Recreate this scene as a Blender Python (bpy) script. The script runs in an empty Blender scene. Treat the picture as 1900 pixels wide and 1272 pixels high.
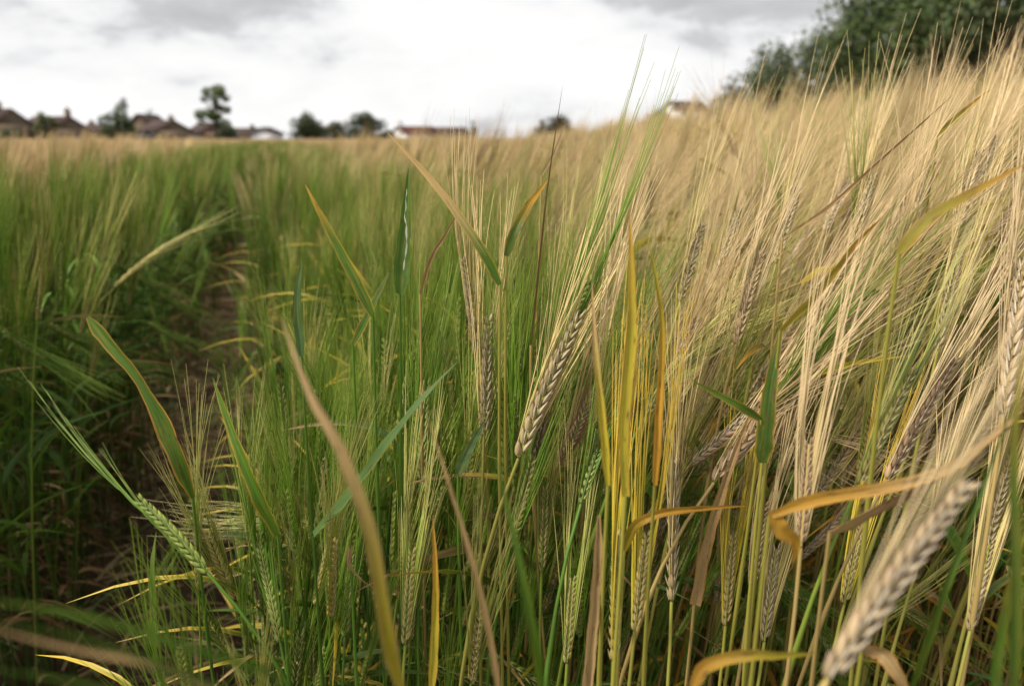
import bpy, math
import numpy as np
from mathutils import Matrix, Vector

R = math.radians
sc = bpy.context.scene
rng = np.random.default_rng(11)

# ------------------------------------------------------------------ camera
CAM = np.array([0.0, 0.0, 0.93])
LENS, SENSOR, PW, PH = 18.0, 23.6, 1900.0, 1272.0
FPX = LENS / SENSOR * PW
HORIZON = 258.0
PITCH = math.atan((PH / 2 - HORIZON) / FPX)
cam_d = bpy.data.cameras.new('camera'); cam = bpy.data.objects.new('camera', cam_d)
sc.collection.objects.link(cam); sc.camera = cam
cam.location = CAM; cam.rotation_euler = (math.pi / 2 - PITCH, 0, 0)
cam_d.lens, cam_d.sensor_width = LENS, SENSOR
cam_d.clip_start, cam_d.clip_end = 0.02, 3000
cam_d.dof.use_dof = True; cam_d.dof.focus_distance = 0.60
cam_d.dof.aperture_fstop = 3.7; cam_d.dof.aperture_blades = 7

# ------------------------------------------------------------------ sky and light
w = bpy.data.worlds.new('World'); sc.world = w; w.use_nodes = True
nt = w.node_tree; nt.nodes.clear()
def N(t, tree=None, **k):
    n = (tree or nt).nodes.new(t)
    for a, b in k.items(): setattr(n, a, b)
    return n
out = N('ShaderNodeOutputWorld'); bg = N('ShaderNodeBackground'); bg.inputs[1].default_value = 0.1
nt.links.new(bg.outputs[0], out.inputs[0])
SUN_EL, SUN_AZ = R(54), R(258)          # azimuth clockwise from +Y; sun high to the left, veiled by cloud
sky = N('ShaderNodeTexSky', sky_type='NISHITA', sun_disc=False)
sky.sun_elevation, sky.sun_rotation = SUN_EL, SUN_AZ
tc = N('ShaderNodeTexCoord'); sep = N('ShaderNodeSeparateXYZ')
nt.links.new(tc.outputs['Generated'], sep.inputs[0])
def M(op, a, b=None):
    n = N('ShaderNodeMath', operation=op)
    for i, v in enumerate((a, b)):
        if v is None: continue
        if isinstance(v, (int, float)): n.inputs[i].default_value = v
        else: nt.links.new(v, n.inputs[i])
    return n.outputs[0]
comb = N('ShaderNodeCombineXYZ')
for k_, f_ in ((0, 1.0), (1, 1.0), (2, 2.6)): nt.links.new(M('MULTIPLY', sep.outputs[k_], f_), comb.inputs[k_])
def noise(scale, detail, rough, off, dist=0.0):
    mp = N('ShaderNodeMapping'); mp.inputs['Location'].default_value = off
    nt.links.new(comb.outputs[0], mp.inputs[0])
    n = N('ShaderNodeTexNoise'); n.inputs['Scale'].default_value = scale
    n.inputs['Detail'].default_value = detail; n.inputs['Roughness'].default_value = rough; n.inputs['Distortion'].default_value = dist
    nt.links.new(mp.outputs[0], n.inputs['Vector']); return n.outputs['Fac']
def ramp(fac, stops):
    r = N('ShaderNodeValToRGB'); e = r.color_ramp.elements
    while len(e) < len(stops): e.new(0.5)
    for el, (p, c) in zip(e, stops): el.position = p; el.color = (*c, 1)
    nt.links.new(fac, r.inputs[0]); return r.outputs[0]
SKY_OFF = (15.17, -17.81, -2.18)
base_ = M('ADD', M('MULTIPLY', noise(3.2, 3, 0.5, SKY_OFF, 0.15), 0.62), M('MULTIPLY', noise(10.0, 9, 0.6, SKY_OFF, 0.2), 0.38))
big = M('SUBTRACT', base_, M('MULTIPLY', M('SUBTRACT', M('MINIMUM', M('MAXIMUM', sep.outputs[2], 0.0), 0.25), 0.10), 0.65))
cover = ramp(noise(2.6, 5, 0.5, (4.0, 2.0, 1.0)), [(0.20, (0, 0, 0)), (0.32, (1, 1, 1))])
cloud = ramp(big, [(0.30, (2.9, 2.93, 3.0)), (0.39, (3.7, 3.72, 3.8)), (0.43, (4.9, 4.92, 4.98)), (0.465, (5.5, 5.5, 5.52)), (0.56, (6.0, 5.95, 5.9))])
mix = N('ShaderNodeMix', data_type='RGBA')
nt.links.new(cover, mix.inputs[0]); nt.links.new(sky.outputs[0], mix.inputs[6]); nt.links.new(cloud, mix.inputs[7])
nt.links.new(mix.outputs[2], bg.inputs[0])

sun_d = bpy.data.lights.new('sun', 'SUN'); sun = bpy.data.objects.new('sun', sun_d); sc.collection.objects.link(sun)
sun_d.energy = 3.0; sun_d.angle = R(11); sun_d.color = (1.0, 0.93, 0.82)
to_sun = Vector((math.sin(SUN_AZ) * math.cos(SUN_EL), math.cos(SUN_AZ) * math.cos(SUN_EL), math.sin(SUN_EL)))
sun.rotation_euler = to_sun.to_track_quat('Z', 'Y').to_euler()
vs = sc.view_settings
vs.view_transform = 'Standard'; vs.look = 'None'; vs.gamma = 1.0; vs.use_curve_mapping = False; vs.exposure = 0.78
cy_ = sc.cycles
cy_.max_bounces = 4; cy_.diffuse_bounces = 2; cy_.glossy_bounces = 1; cy_.transmission_bounces = 3
cy_.use_denoising = True; cy_.caustics_reflective = False; cy_.caustics_refractive = False

# ------------------------------------------------------------------ helpers
CP, SP = math.cos(PITCH), math.sin(PITCH)
def at(x, y, d):
    """pixel of the 1900x1272 frame + depth along the view axis -> world point"""
    a, b = (x - PW / 2) / FPX * d, -(y - PH / 2) / FPX * d
    return CAM + np.array([a, d * CP + b * SP, -d * SP + b * CP])
def project(p):
    q = np.asarray(p) - CAM
    d = q[..., 1] * CP - q[..., 2] * SP
    b = q[..., 1] * SP + q[..., 2] * CP
    return PW / 2 + q[..., 0] / d * FPX, PH / 2 - b / d * FPX, d
def nrm(v):
    v = np.asarray(v, float); return v / np.maximum(np.linalg.norm(v, axis=-1, keepdims=True), 1e-9)
def sstep(a, b, x):
    t = np.clip((np.asarray(x, float) - a) / (b - a), 0, 1); return t * t * (3 - 2 * t)
# tramline (wheel track) runs away to the left of the view
TD = np.array([-0.280, 0.960]); TN = np.array([0.960, 0.280]); CAM_U = 0.41
def track_u(x, y): return CAM_U + TN[0] * x + TN[1] * y
def bank(x, y):
    return 0.21 * sstep(-0.05, 1.2, x) * (1 - 0.4 * sstep(1.5, 20, y))
def ground_z(x, y):
    u = track_u(np.asarray(x, float), np.asarray(y, float))
    return bank(x, y) - 0.03 * np.exp(-((u - 0.10) / 0.16) ** 2)

class B:
    """collects quads with a colour and leaf coordinates for each vertex"""
    def __init__(s): s.v, s.f, s.c, s.l, s.n = [], [], [], [], 0
    def add(s, v, f, c, l=None):
        v = np.asarray(v, float).reshape(-1, 3); f = np.asarray(f, int).reshape(-1, 4)
        c = np.broadcast_to(np.asarray(c, float), v.shape); 
        l = np.zeros_like(v) if l is None else np.asarray(l, float).reshape(-1, 3)
        s.v.append(v); s.f.append(f + s.n); s.c.append(c); s.l.append(l); s.n += len(v)
    def arrays(s): return np.concatenate(s.v), np.concatenate(s.f), np.concatenate(s.c), np.concatenate(s.l)
    def merge(s, o, mat=None, tint=1.0):
        v, f, c, l = o
        if mat is not None: v = v @ mat[:3, :3].T + mat[:3, 3]
        s.add(v, f, c * tint, l)
    def tubes(s, P, rad, col, sides=4):
        """P (k,m,3) centre lines, rad (m,) or (k,m), col (3,), (m,3) or (k,m,3)"""
        P = np.asarray(P, float); 
        if P.ndim == 2: P = P[None]
        k, m, _ = P.shape
        T = nrm(np.gradient(P, axis=1)); Tm = nrm(P[:, -1] - P[:, 0])
        ref = np.where(np.abs(Tm[:, 2:3]) < 0.85, np.array([0, 0, 1.0]), np.array([0.3, 1.0, 0]))
        S = nrm(np.cross(T, ref[:, None, :])); W = np.cross(T, S)
        rad = np.broadcast_to(np.asarray(rad, float), (k, m))[:, :, None, None]
        a = np.arange(sides) * 2 * math.pi / sides
        ring = P[:, :, None, :] + rad * (np.cos(a)[:, None] * S[:, :, None, :] + np.sin(a)[:, None] * W[:, :, None, :])
        col = np.asarray(col, float)
        if col.ndim == 1: col = np.broadcast_to(col, (k, m, 3))
        elif col.ndim == 2: col = np.broadcast_to(col, (k, m, 3))
        C = np.broadcast_to(col[:, :, None, :], (k, m, sides, 3))
        idx = np.arange(k * m * sides).reshape(k, m, sides)
        q = np.stack([idx[:, :-1], np.roll(idx, -1, 2)[:, :-1], np.roll(idx, -1, 2)[:, 1:], idx[:, 1:]], -1)
        s.add(ring, q, C.reshape(-1, 3))
    def leaf(s, P, width, face, ccol, ecol, fold=0.25, twist=0.0, across=5, edge_pow=6.0, prof=None, seed=0.0, thick=0.0):
        """ribbon along P with a folded midrib; ccol (m,3) centre colours, ecol (m,3) margin colours"""
        P = np.asarray(P, float); m = len(P); t = np.linspace(0, 1, m)
        T = nrm(np.gradient(P, axis=0)); f = np.asarray(face, float)
        S = nrm(np.cross(T, f)); Nn = np.cross(S, T)
        if np.ndim(twist) or twist:
            an = twist * t; S, Nn = (S * np.cos(an)[:, None] + Nn * np.sin(an)[:, None], Nn * np.cos(an)[:, None] - S * np.sin(an)[:, None])
        if prof is None: prof = np.clip(np.minimum(0.55 + 3.0 * t, 1) * (1 - t ** 2.2) ** 0.8, 0.03, 1)
        u = np.linspace(-1, 1, across); wd = (0.5 * width * prof)[:, None] * (1 + .06 * np.sin(t[:, None] * 29 + np.sign(u)[None] * 2 + seed * 17) + .04 * np.sin(t[:, None] * 61 + np.sign(u)[None] * 5 + seed * 9)); wd = wd[:, :, None]
        wav = 0.10 * np.sin(t * 23 + seed * 40)[:, None] * np.sign(u)[None, :] * np.abs(u) 
        V = P[:, None, :] + wd * (u[None, :, None] * S[:, None, :] + (fold * np.abs(u)[None, :] + wav)[:, :, None] * Nn[:, None, :])
        e = (np.abs(u) ** edge_pow)[None, :, None]
        C = np.asarray(ccol)[:, None, :] * (1 - e) + np.asarray(ecol)[:, None, :] * e
        L = np.zeros((m, across, 3)); L[..., 0] = u[None]; L[..., 1] = (t * np.linalg.norm(P[-1] - P[0]) * 30)[:, None]; L[..., 2] = seed * 50 + 1
        idx = np.arange(m * across).reshape(m, across)
        q = np.stack([idx[:-1, :-1], idx[:-1, 1:], idx[1:, 1:], idx[1:, :-1]], -1)
        s.add(V, q, C.reshape(-1, 3), L)
    def mesh(s, name, mat, smooth=True):
        v, f, c, l = s.arrays()
        me = bpy.data.meshes.new(name)
        me.vertices.add(len(v)); me.vertices.foreach_set('co', v.ravel().astype(np.float32))
        me.loops.add(f.size); me.loops.foreach_set('vertex_index', f.ravel().astype(np.int32))
        me.polygons.add(len(f)); me.polygons.foreach_set('loop_start', np.arange(0, f.size, 4, dtype=np.int32))
        a = me.attributes.new('col', 'FLOAT_COLOR', 'POINT')
        a.data.foreach_set('color', np.concatenate([c, np.ones((len(c), 1))], 1).ravel().astype(np.float32))
        a = me.attributes.new('luv', 'FLOAT_VECTOR', 'POINT'); a.data.foreach_set('vector', l.ravel().astype(np.float32))
        if smooth: me.polygons.foreach_set('use_smooth', np.ones(len(f), bool))
        me.update(calc_edges=True); me.materials.append(mat)
        return me
COL = sc.collection
def link(name, data, parent=None, loc=None):
    o = bpy.data.objects.new(name, data); COL.objects.link(o)
    if parent is not None: o.parent = parent
    if loc is not None: o.location = loc
    return o
def tag(o, label=None, cat=None, group=None, kind=None):
    for k, v in (('label', label), ('category', cat), ('group', group), ('kind', kind)):
        if v: o[k] = v
    return o
def box(b, lo, hi, col):
    x0, y0, z0 = lo; x1, y1, z1 = hi
    v = [(x0, y0, z0), (x1, y0, z0), (x1, y1, z0), (x0, y1, z0), (x0, y0, z1), (x1, y0, z1), (x1, y1, z1), (x0, y1, z1)]
    f = [(0, 3, 2, 1), (4, 5, 6, 7), (0, 1, 5, 4), (1, 2, 6, 5), (2, 3, 7, 6), (3, 0, 4, 7)]
    b.add(v, f, col)

# ------------------------------------------------------------------ materials
def new_mat(name):
    m = bpy.data.materials.new(name); m.use_nodes = True; m.node_tree.nodes.clear(); return m, m.node_tree
def plant_mat(name, leafy=False, rough=0.5, trans=0.0, vary=0.12, spots=0.0, spec=0.3, streak=0.25):
    m, t = new_mat(name)
    L = t.links.new
    o = N('ShaderNodeOutputMaterial', t); at_ = N('ShaderNodeAttribute', t, attribute_name='col')
    oi = N('ShaderNodeObjectInfo', t)
    hsv = N('ShaderNodeHueSaturation', t)
    mr = N('ShaderNodeMapRange', t); mr.inputs[3].default_value = 1 - vary * 2; mr.inputs[4].default_value = 1 + vary * 2
    L(oi.outputs['Random'], mr.inputs[0]); L(mr.outputs[0], hsv.inputs['Value']); L(at_.outputs['Color'], hsv.inputs['Color'])
    col = hsv.outputs[0]
    if leafy:
        lu = N('ShaderNodeAttribute', t, attribute_name='luv')
        mp = N('ShaderNodeMapping', t); mp.inputs['Scale'].default_value = (7, 0.5, 1); L(lu.outputs['Vector'], mp.inputs[0])
        n1 = N('ShaderNodeTexNoise', t); n1.inputs['Scale'].default_value = 1.0; n1.inputs['Detail'].default_value = 3; L(mp.outputs[0], n1.inputs['Vector'])
        r1 = N('ShaderNodeMapRange', t); r1.inputs[1].default_value = 0.3; r1.inputs[2].default_value = 0.7
        r1.inputs[3].default_value = 1 - streak; r1.inputs[4].default_value = 1 + streak; L(n1.outputs['Fac'], r1.inputs[0])
        mm = N('ShaderNodeVectorMath', t, operation='SCALE'); L(col, mm.inputs[0]); L(r1.outputs[0], mm.inputs['Scale']); col = mm.outputs[0]
        sx = N('ShaderNodeSeparateXYZ', t); L(lu.outputs['Vector'], sx.inputs[0])
        def MM(op, a, b=None, c=None):
            n = N('ShaderNodeMath', t, operation=op)
            for i, v in enumerate((a, b, c)):
                if v is None: continue
                if isinstance(v, (int, float)): n.inputs[i].default_value = v
                else: L(v, n.inputs[i])
            return n.outputs[0]
        vein = MM('SINE', MM('MULTIPLY', sx.outputs[0], 38.0))
        rib = MM('SMOOTH_MIN', MM('MULTIPLY', MM('ABSOLUTE', sx.outputs[0]), 9.0), 1.0, 0.2)
        gain = MM('ADD', MM('MULTIPLY', vein, 0.07), MM('ADD', 1.22, MM('MULTIPLY', rib, -0.22)))
        mv = N('ShaderNodeVectorMath', t, operation='SCALE'); L(col, mv.inputs[0]); L(gain, mv.inputs['Scale']); col = mv.outputs[0]
        mp3 = N('ShaderNodeMapping', t); mp3.inputs['Scale'].default_value = (1.1, 0.7, 1); L(lu.outputs['Vector'], mp3.inputs[0])
        n3 = N('ShaderNodeTexNoise', t); n3.inputs['Scale'].default_value = 1.6; n3.inputs['Detail'].default_value = 6; n3.inputs['Roughness'].default_value = 0.72; L(mp3.outputs[0], n3.inputs['Vector'])
        r3 = N('ShaderNodeMapRange', t); r3.inputs[1].default_value = 0.50; r3.inputs[2].default_value = 0.72; r3.inputs[4].default_value = 0.55; L(n3.outputs['Fac'], r3.inputs[0])
        m3 = N('ShaderNodeMix', t, data_type='RGBA'); L(r3.outputs[0], m3.inputs[0]); L(col, m3.inputs[6]); m3.inputs[7].default_value = (0.30, 0.23, 0.035, 1); col = m3.outputs[2]
        bump = N('ShaderNodeBump', t); bump.inputs['Strength'].default_value = 0.35; bump.inputs['Distance'].default_value = 0.0004
        L(MM('ADD', MM('MULTIPLY', vein, 0.5), n1.outputs['Fac']), bump.inputs['Height'])
        if spots:
            mp2 = N('ShaderNodeMapping', t); mp2.inputs['Scale'].default_value = (1.6, 1.5, 1); L(lu.outputs['Vector'], mp2.inputs[0])
            n2 = N('ShaderNodeTexNoise', t); n2.inputs['Scale'].default_value = 1.3; n2.inputs['Detail'].default_value = 5; n2.inputs['Roughness'].default_value = 0.7; L(mp2.outputs[0], n2.inputs['Vector'])
            r2 = N('ShaderNodeMapRange', t); r2.inputs[1].default_value = 0.57; r2.inputs[2].default_value = 0.66; r2.inputs[4].default_value = spots; L(n2.outputs['Fac'], r2.inputs[0])
            mx = N('ShaderNodeMix', t, data_type='RGBA'); L(r2.outputs[0], mx.inputs[0]); L(col, mx.inputs[6]); mx.inputs[7].default_value = (0.10, 0.055, 0.02, 1); col = mx.outputs[2]
    p = N('ShaderNodeBsdfPrincipled', t); p.inputs['Roughness'].default_value = rough; p.inputs['Specular IOR Level'].default_value = spec
    L(col, p.inputs['Base Color'])
    if leafy: L(bump.outputs[0], p.inputs['Normal'])
    if trans:
        tr = N('ShaderNodeBsdfTranslucent', t); L(col, tr.inputs['Color'])
        ms = N('ShaderNodeMixShader', t); ms.inputs[0].default_value = trans
        L(p.outputs[0], ms.inputs[1]); L(tr.outputs[0], ms.inputs[2]); L(ms.outputs[0], o.inputs[0])
    else: L(p.outputs[0], o.inputs[0])
    return m
M_STEM = plant_mat('barley_stem', rough=0.45, vary=0.1)
M_LEAF = plant_mat('barley_leaf', leafy=True, rough=0.45, trans=0.35, vary=0.08, spots=0.9, spec=0.3, streak=0.35)
M_AWN = plant_mat('barley_awn', rough=0.42, vary=0.1, spec=0.4)
M_GRAIN = plant_mat('barley_grain', rough=0.5, vary=0.1)
M_MIX = plant_mat('barley_plant_mixed', rough=0.5, trans=0.15, vary=0.12)
M_FOL = plant_mat('tree_foliage', rough=0.55, trans=0.2, vary=0.08)
M_BARK = plant_mat('bark', rough=0.85, vary=0.05)
M_LIT = plant_mat('straw', rough=0.7, vary=0.0)

def simple_noise_mat(name, c1, c2, scale, rough=0.85, bump=0.0, coords='Object', stretch=(1, 1, 1)):
    m, t = new_mat(name); L = t.links.new
    o = N('ShaderNodeOutputMaterial', t); p = N('ShaderNodeBsdfPrincipled', t); p.inputs['Roughness'].default_value = rough
    p.inputs['Specular IOR Level'].default_value = 0.2
    c = N('ShaderNodeTexCoord', t); mp = N('ShaderNodeMapping', t); mp.inputs['Scale'].default_value = stretch
    L(c.outputs[coords], mp.inputs[0])
    n = N('ShaderNodeTexNoise', t); n.inputs['Scale'].default_value = scale; n.inputs['Detail'].default_value = 8; n.inputs['Roughness'].default_value = 0.65
    L(mp.outputs[0], n.inputs['Vector'])
    r = N('ShaderNodeValToRGB', t); r.color_ramp.elements[0].position = 0.35; r.color_ramp.elements[1].position = 0.68
    r.color_ramp.elements[0].color = (*c1, 1); r.color_ramp.elements[1].color = (*c2, 1)
    L(n.outputs['Fac'], r.inputs[0]); L(r.outputs[0], p.inputs['Base Color'])
    if bump:
        bp = N('ShaderNodeBump', t); bp.inputs['Strength'].default_value = 1.0; bp.inputs['Distance'].default_value = bump
        L(n.outputs['Fac'], bp.inputs['Height']); L(bp.outputs[0], p.inputs['Normal'])
    L(p.outputs[0], o.inputs[0]); return m
M_SOIL = simple_noise_mat('dry_soil', (0.045, 0.027, 0.014), (0.125, 0.078, 0.04), 14, 0.95, 0.02)
M_STONE = simple_noise_mat('stone_wall', (0.18, 0.135, 0.094), (0.265, 0.205, 0.145), 3, 0.9, 0.02)
M_BRICK = simple_noise_mat('brown_brick_wall', (0.20, 0.13, 0.09), (0.29, 0.2, 0.14), 4, 0.9, 0.01)
M_RENDER = simple_noise_mat('white_render_wall', (0.72, 0.72, 0.71), (0.82, 0.82, 0.81), 2, 0.8)
M_TILE_B = simple_noise_mat('brown_roof_tiles', (0.05, 0.034, 0.031), (0.09, 0.062, 0.054), 3, 0.85, 0.02, stretch=(1, 1, 6))
M_TILE_R = simple_noise_mat('red_roof_tiles', (0.08, 0.03, 0.025), (0.13, 0.05, 0.04), 3, 0.85, 0.02, stretch=(1, 1, 6))
M_FRAME = simple_noise_mat('white_window_frame', (0.7, 0.7, 0.7), (0.8, 0.8, 0.8), 2, 0.5)
M_GLASS, _t = new_mat('window_glass')
_p = N('ShaderNodeBsdfPrincipled', _t); _p.inputs['Base Color'].default_value = (0.05, 0.06, 0.07, 1); _p.inputs['Roughness'].default_value = 0.05
_t.links.new(_p.outputs[0], N('ShaderNodeOutputMaterial', _t).inputs[0])

# ------------------------------------------------------------------ ground sheet
def build_ground():
    s = np.linspace(-1, 1, 261); xs = np.sinh(s * 7.2) / np.sinh(7.2) * 700
    s2 = np.linspace(0, 1, 300); ys = -3 + np.sinh(s2 * 7.0) / np.sinh(7.0) * 900
    X, Y = np.meshgrid(xs, ys); Z = ground_z(X, Y)
    u = track_u(X, Y); near = np.exp(-(X ** 2 + Y ** 2) / 60)
    bump = (np.sin(X * 23 + 3 * np.sin(Y * 17)) * np.sin(Y * 29 + 2 * np.sin(X * 19)) + 0.6 * np.sin(X * 61 + Y * 47))
    Z = Z + 0.006 * bump * near + 0.012 * rng.normal(size=X.shape) * near
    n, m = X.shape; idx = np.arange(n * m).reshape(n, m)
    q = np.stack([idx[:-1, :-1], idx[:-1, 1:], idx[1:, 1:], idx[1:, :-1]], -1)
    b = B(); b.add(np.stack([X, Y, Z], -1), q, (0.2, 0.14, 0.09))
    o = link('ground', b.mesh('ground', M_SOIL)); tag(o, 'brown dry soil of the barley field and its wheel track', 'ground', kind='structure')
build_ground()

# ------------------------------------------------------------------ village houses
def house(name, px, D, length, depth, eave, ridge, rz, walls, roofm, label, chims=(0.42,), wins=((-0.25, 1.2), (0.2, 1.2)), cz=0.9):
    p = at(px, HORIZON, D); root = link(name, None, loc=(p[0], p[1], 0)); root.rotation_euler.z = R(rz)
    tag(root, label, 'house', 'village houses beyond the field')
    l, d = length / 2, depth / 2
    b = B(); box(b, (-l, -d, -0.3), (l, d, eave), (0.5,) * 3)
    for sx in (-1, 1):                                       # gable triangles as wedges with thickness
        x0, x1 = sx * l, sx * (l - 0.3)
        v = [(x0, -d, eave), (x0, d, eave), (x0, 0, ridge - 0.06), (x0, 0, ridge - 0.06), (x1, -d, eave), (x1, d, eave), (x1, 0, ridge - 0.06), (x1, 0, ridge - 0.06)]
        b.add(v, [(0, 1, 2, 3), (4, 5, 6, 7), (0, 4, 6, 2), (1, 5, 6, 2)], (0.5,) * 3)
    link('wall', b.mesh('wall', walls, False), root)
    b = B(); ov = 0.18; sl = (ridge - eave) / d; ey = d + 0.3; ez = eave - 0.3 * sl
    for sy in (-1, 1):
        v = [(-l - ov, sy * ey, ez), (l + ov, sy * ey, ez), (l + ov, 0, ridge), (-l - ov, 0, ridge)]
        v += [(a, c_, z + 0.14) for a, c_, z in v]
        b.add(v, [(0, 1, 2, 3), (4, 5, 6, 7), (0, 1, 5, 4), (1, 2, 6, 5), (3, 0, 4, 7)], (0.3,) * 3)
    roof = link('roof', b.mesh('roof', roofm, False), root)
    for c in chims:
        b = B(); x = c * length; box(b, (x - 0.35, -0.3, ridge - 0.5), (x + 0.35, 0.3, ridge + cz), (0.4,) * 3)
        box(b, (x - 0.42, -0.37, ridge + cz), (x + 0.42, 0.37, ridge + cz + 0.12), (0.4,) * 3)
        b.tubes([[(x - 0.15, 0, ridge + cz + 0.12), (x - 0.15, 0, ridge + cz + 0.5)], [(x + 0.15, 0, ridge + cz + 0.12), (x + 0.15, 0, ridge + cz + 0.5)]], [0.12, 0.1], (0.4,) * 3, 8)
        link('chimney', b.mesh('chimney', walls, False), roof)
    for wx, ww in wins:
        b = B(); x = wx * length; z0, z1 = eave - 1.35, eave - 0.25
        for (a0, a1, c0, c1) in ((-ww / 2, ww / 2, z0, z0 + 0.09), (-ww / 2, ww / 2, z1 - 0.09, z1), (-ww / 2, -ww / 2 + 0.09, z0 + 0.09, z1 - 0.09), (ww / 2 - 0.09, ww / 2, z0 + 0.09, z1 - 0.09), (-0.04, 0.04, z0 + 0.09, z1 - 0.09)):
            box(b, (x + a0, -d - 0.06, c0), (x + a1, -d - 0.003, c1), (0.8,) * 3)
        fr = link('window', b.mesh('window', M_FRAME, False), root)
        b = B(); box(b, (x - ww / 2 + 0.09, -d - 0.035, z0 + 0.09), (x + ww / 2 - 0.09, -d - 0.004, z1 - 0.09), (0.1,) * 3)
        link('pane', b.mesh('pane', M_GLASS, False), fr)
    return root
def hz(y, D): return CAM[2] + (HORIZON - y) / FPX * D
D = 118
house('stone_house', -8, D, 8.5, 6.5, hz(232, D), hz(206, D), -22, M_STONE, M_TILE_B, 'leftmost stone house with brown roof at the edge of the photo', chims=(0.2,))
house('stone_house', 100, D + 4, 9.6, 6.0, hz(240, D), hz(218, D), -30, M_STONE, M_TILE_B, 'long low stone house with brown roof behind a round shrub', chims=(0.47,))
house('stone_house', 190, D + 16, 5.0, 5.0, hz(243, D), hz(229, D), -15, M_BRICK, M_TILE_B, 'small brown roofed house left of the pointed tree', chims=(-0.36,), cz=0.35)
house('stone_house', 307, D, 5.2, 5.6, hz(243, D), hz(226, D), -36, M_STONE, M_TILE_B, 'stone house with broad gable end left of the tall open tree', chims=(0.40,), cz=0.4)
house('stone_house', 278, D + 9, 5.4, 6.0, hz(240, D), hz(212, D), 82, M_STONE, M_TILE_B, 'stone house gable rising behind the broad gabled house', chims=(), wins=((0, 1.0),))
house('brick_house', 386, D + 6, 4.6, 4.6, hz(245, D), hz(229, D), -40, M_BRICK, M_TILE_B, 'small dark brick house standing behind the tall open tree', chims=())
house('brick_house', 463, D + 22, 6.4, 6.0, hz(246, D), hz(236, D), 4, M_STONE, M_TILE_B, 'low grey brown house right of the tall open tree', chims=(0.1,), cz=0.3)
house('white_house', 497, D + 12, 3.4, 4.2, hz(247, D), hz(236, D), 88, M_RENDER, M_TILE_B, 'small white gabled outbuilding beside the low grey house', chims=(), wins=())
house('red_roofed_house', 772, D + 4, 6.2, 5.6, hz(250, D), hz(236, D), 38, M_RENDER, M_TILE_R, 'white house with dark red roof and left chimney', chims=(-0.45,), cz=0.5)
house('red_roofed_house', 834, D + 14, 5.6, 5.6, hz(248, D), hz(236, D), 14, M_BRICK, M_TILE_B, 'brick house with brown roof behind the thin awns', chims=(), wins=((-0.2, 1.4), (0.25, 1.4)))

house('pale_house', 1268, 92, 4.2, 4.6, hz(210, 92), hz(193, 92), 24, M_RENDER, M_TILE_B, 'pale house half hidden by awns left of the big wood', chims=(0.3,), cz=0.4)
# ------------------------------------------------------------------ trees
def tree(name, px, D, top, wpx, label, leaf=0.30, nleaf=1500, col=(0.055, 0.085, 0.028), bot=268, clumps=None, ncl=26, seed=0, group='trees beyond the field', yd=None, cr=0.34, cat='tree'):
    r = np.random.default_rng(100 + seed)
    p = at(px, HORIZON, D); H = hz(top, D); W = wpx / FPX * D / 2; zb = max(0.4, hz(bot, D))
    yd = yd or W
    root = link(name, None, loc=(p[0], p[1], float(ground_z(p[0], p[1])))); tag(root, label, cat, group)
    b = B()
    tr = np.array([[0, 0, -0.2], [0.02 * W, 0, H * 0.25], [-0.05 * W, 0, H * 0.5], [0.04 * W, 0, H * 0.88]])
    rt = 0.035 * H
    b.tubes(tr, [rt * 1.2, rt, rt * 0.7, rt * 0.15], (0.10, 0.08, 0.06), 8)
    if clumps is None:
        d = nrm(r.normal(size=(ncl, 3))); rad = r.uniform(0.35, 0.80, ncl) ** 0.6
        c = d * rad[:, None]; c[:, 2] = np.clip(c[:, 2], -0.8, 1)
        cen = np.stack([c[:, 0] * W * 0.86, c[:, 1] * yd * 0.86, (zb + H) / 2 + c[:, 2] * (H - zb) / 2 * 0.84], 1)
        cr_ = cr * min(W, (H - zb) / 2 * 1.4) * r.uniform(0.75, 1.25, ncl)
        top_i = np.argmax(cen[:, 2]); cen[top_i, 2] = H - cr_[top_i] * 0.8
    else:
        cl = np.array(clumps, float)                       # (x, z) as fractions of half width / height, radius fraction
        cen = np.stack([cl[:, 0] * W, r.uniform(-0.4, 0.4, len(cl)) * W, cl[:, 1] * H], 1); cr_ = cl[:, 2] * W; ncl = len(cl)
    for i in range(ncl):                                     # limbs reach into the clumps
        h0 = np.clip(cen[i, 2] * 0.55, H * 0.12, H * 0.7)
        a = np.array([0, 0, h0]); mid = (a + cen[i]) / 2 + r.normal(0, 0.1, 3) * W * 0.5
        b.tubes(np.array([a, mid, cen[i]]), [rt * 0.45, rt * 0.25, rt * 0.08], (0.10, 0.08, 0.06), 5)
    link('trunk', b.mesh('trunk', M_BARK), root)
    k = r.choice(ncl, nleaf, p=cr_ ** 2 / np.sum(cr_ ** 2))
    d = nrm(r.normal(size=(nleaf, 3))); rr = cr_[k] * r.uniform(0.35, 1.12, nleaf) ** 0.5
    P = cen[k] + d * rr[:, None] * np.array([1, 1, 0.8])
    n_ = nrm(d + r.normal(0, 0.5, (nleaf, 3)) + np.array([0, 0, 0.35])); t1 = nrm(np.cross(n_, r.normal(size=(nleaf, 3)))); t2 = np.cross(n_, t1)
    sz = leaf * r.uniform(0.5, 1.3, nleaf)[:, None]
    V = np.stack([P - t1 * sz * 0.5, P - t2 * sz * 0.32 + n_ * sz * 0.1, P + t1 * sz * 0.5, P + t2 * sz * 0.32 + n_ * sz * 0.1], 1)
    tint = (np.repeat(r.uniform(0.75, 1.3, ncl)[k][:, None], 3, 1) * r.uniform(0.75, 1.25, (nleaf, 1)))
    C = np.array(col) * tint * np.array([1, 1, 1]); C[:, 0] *= r.uniform(0.85, 1.25, nleaf)
    b = B(); b.add(V, np.arange(nleaf * 4).reshape(-1, 4), np.repeat(C, 4, 0))
    link('crown', b.mesh('crown', M_FOL, False), root)
    return root
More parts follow.
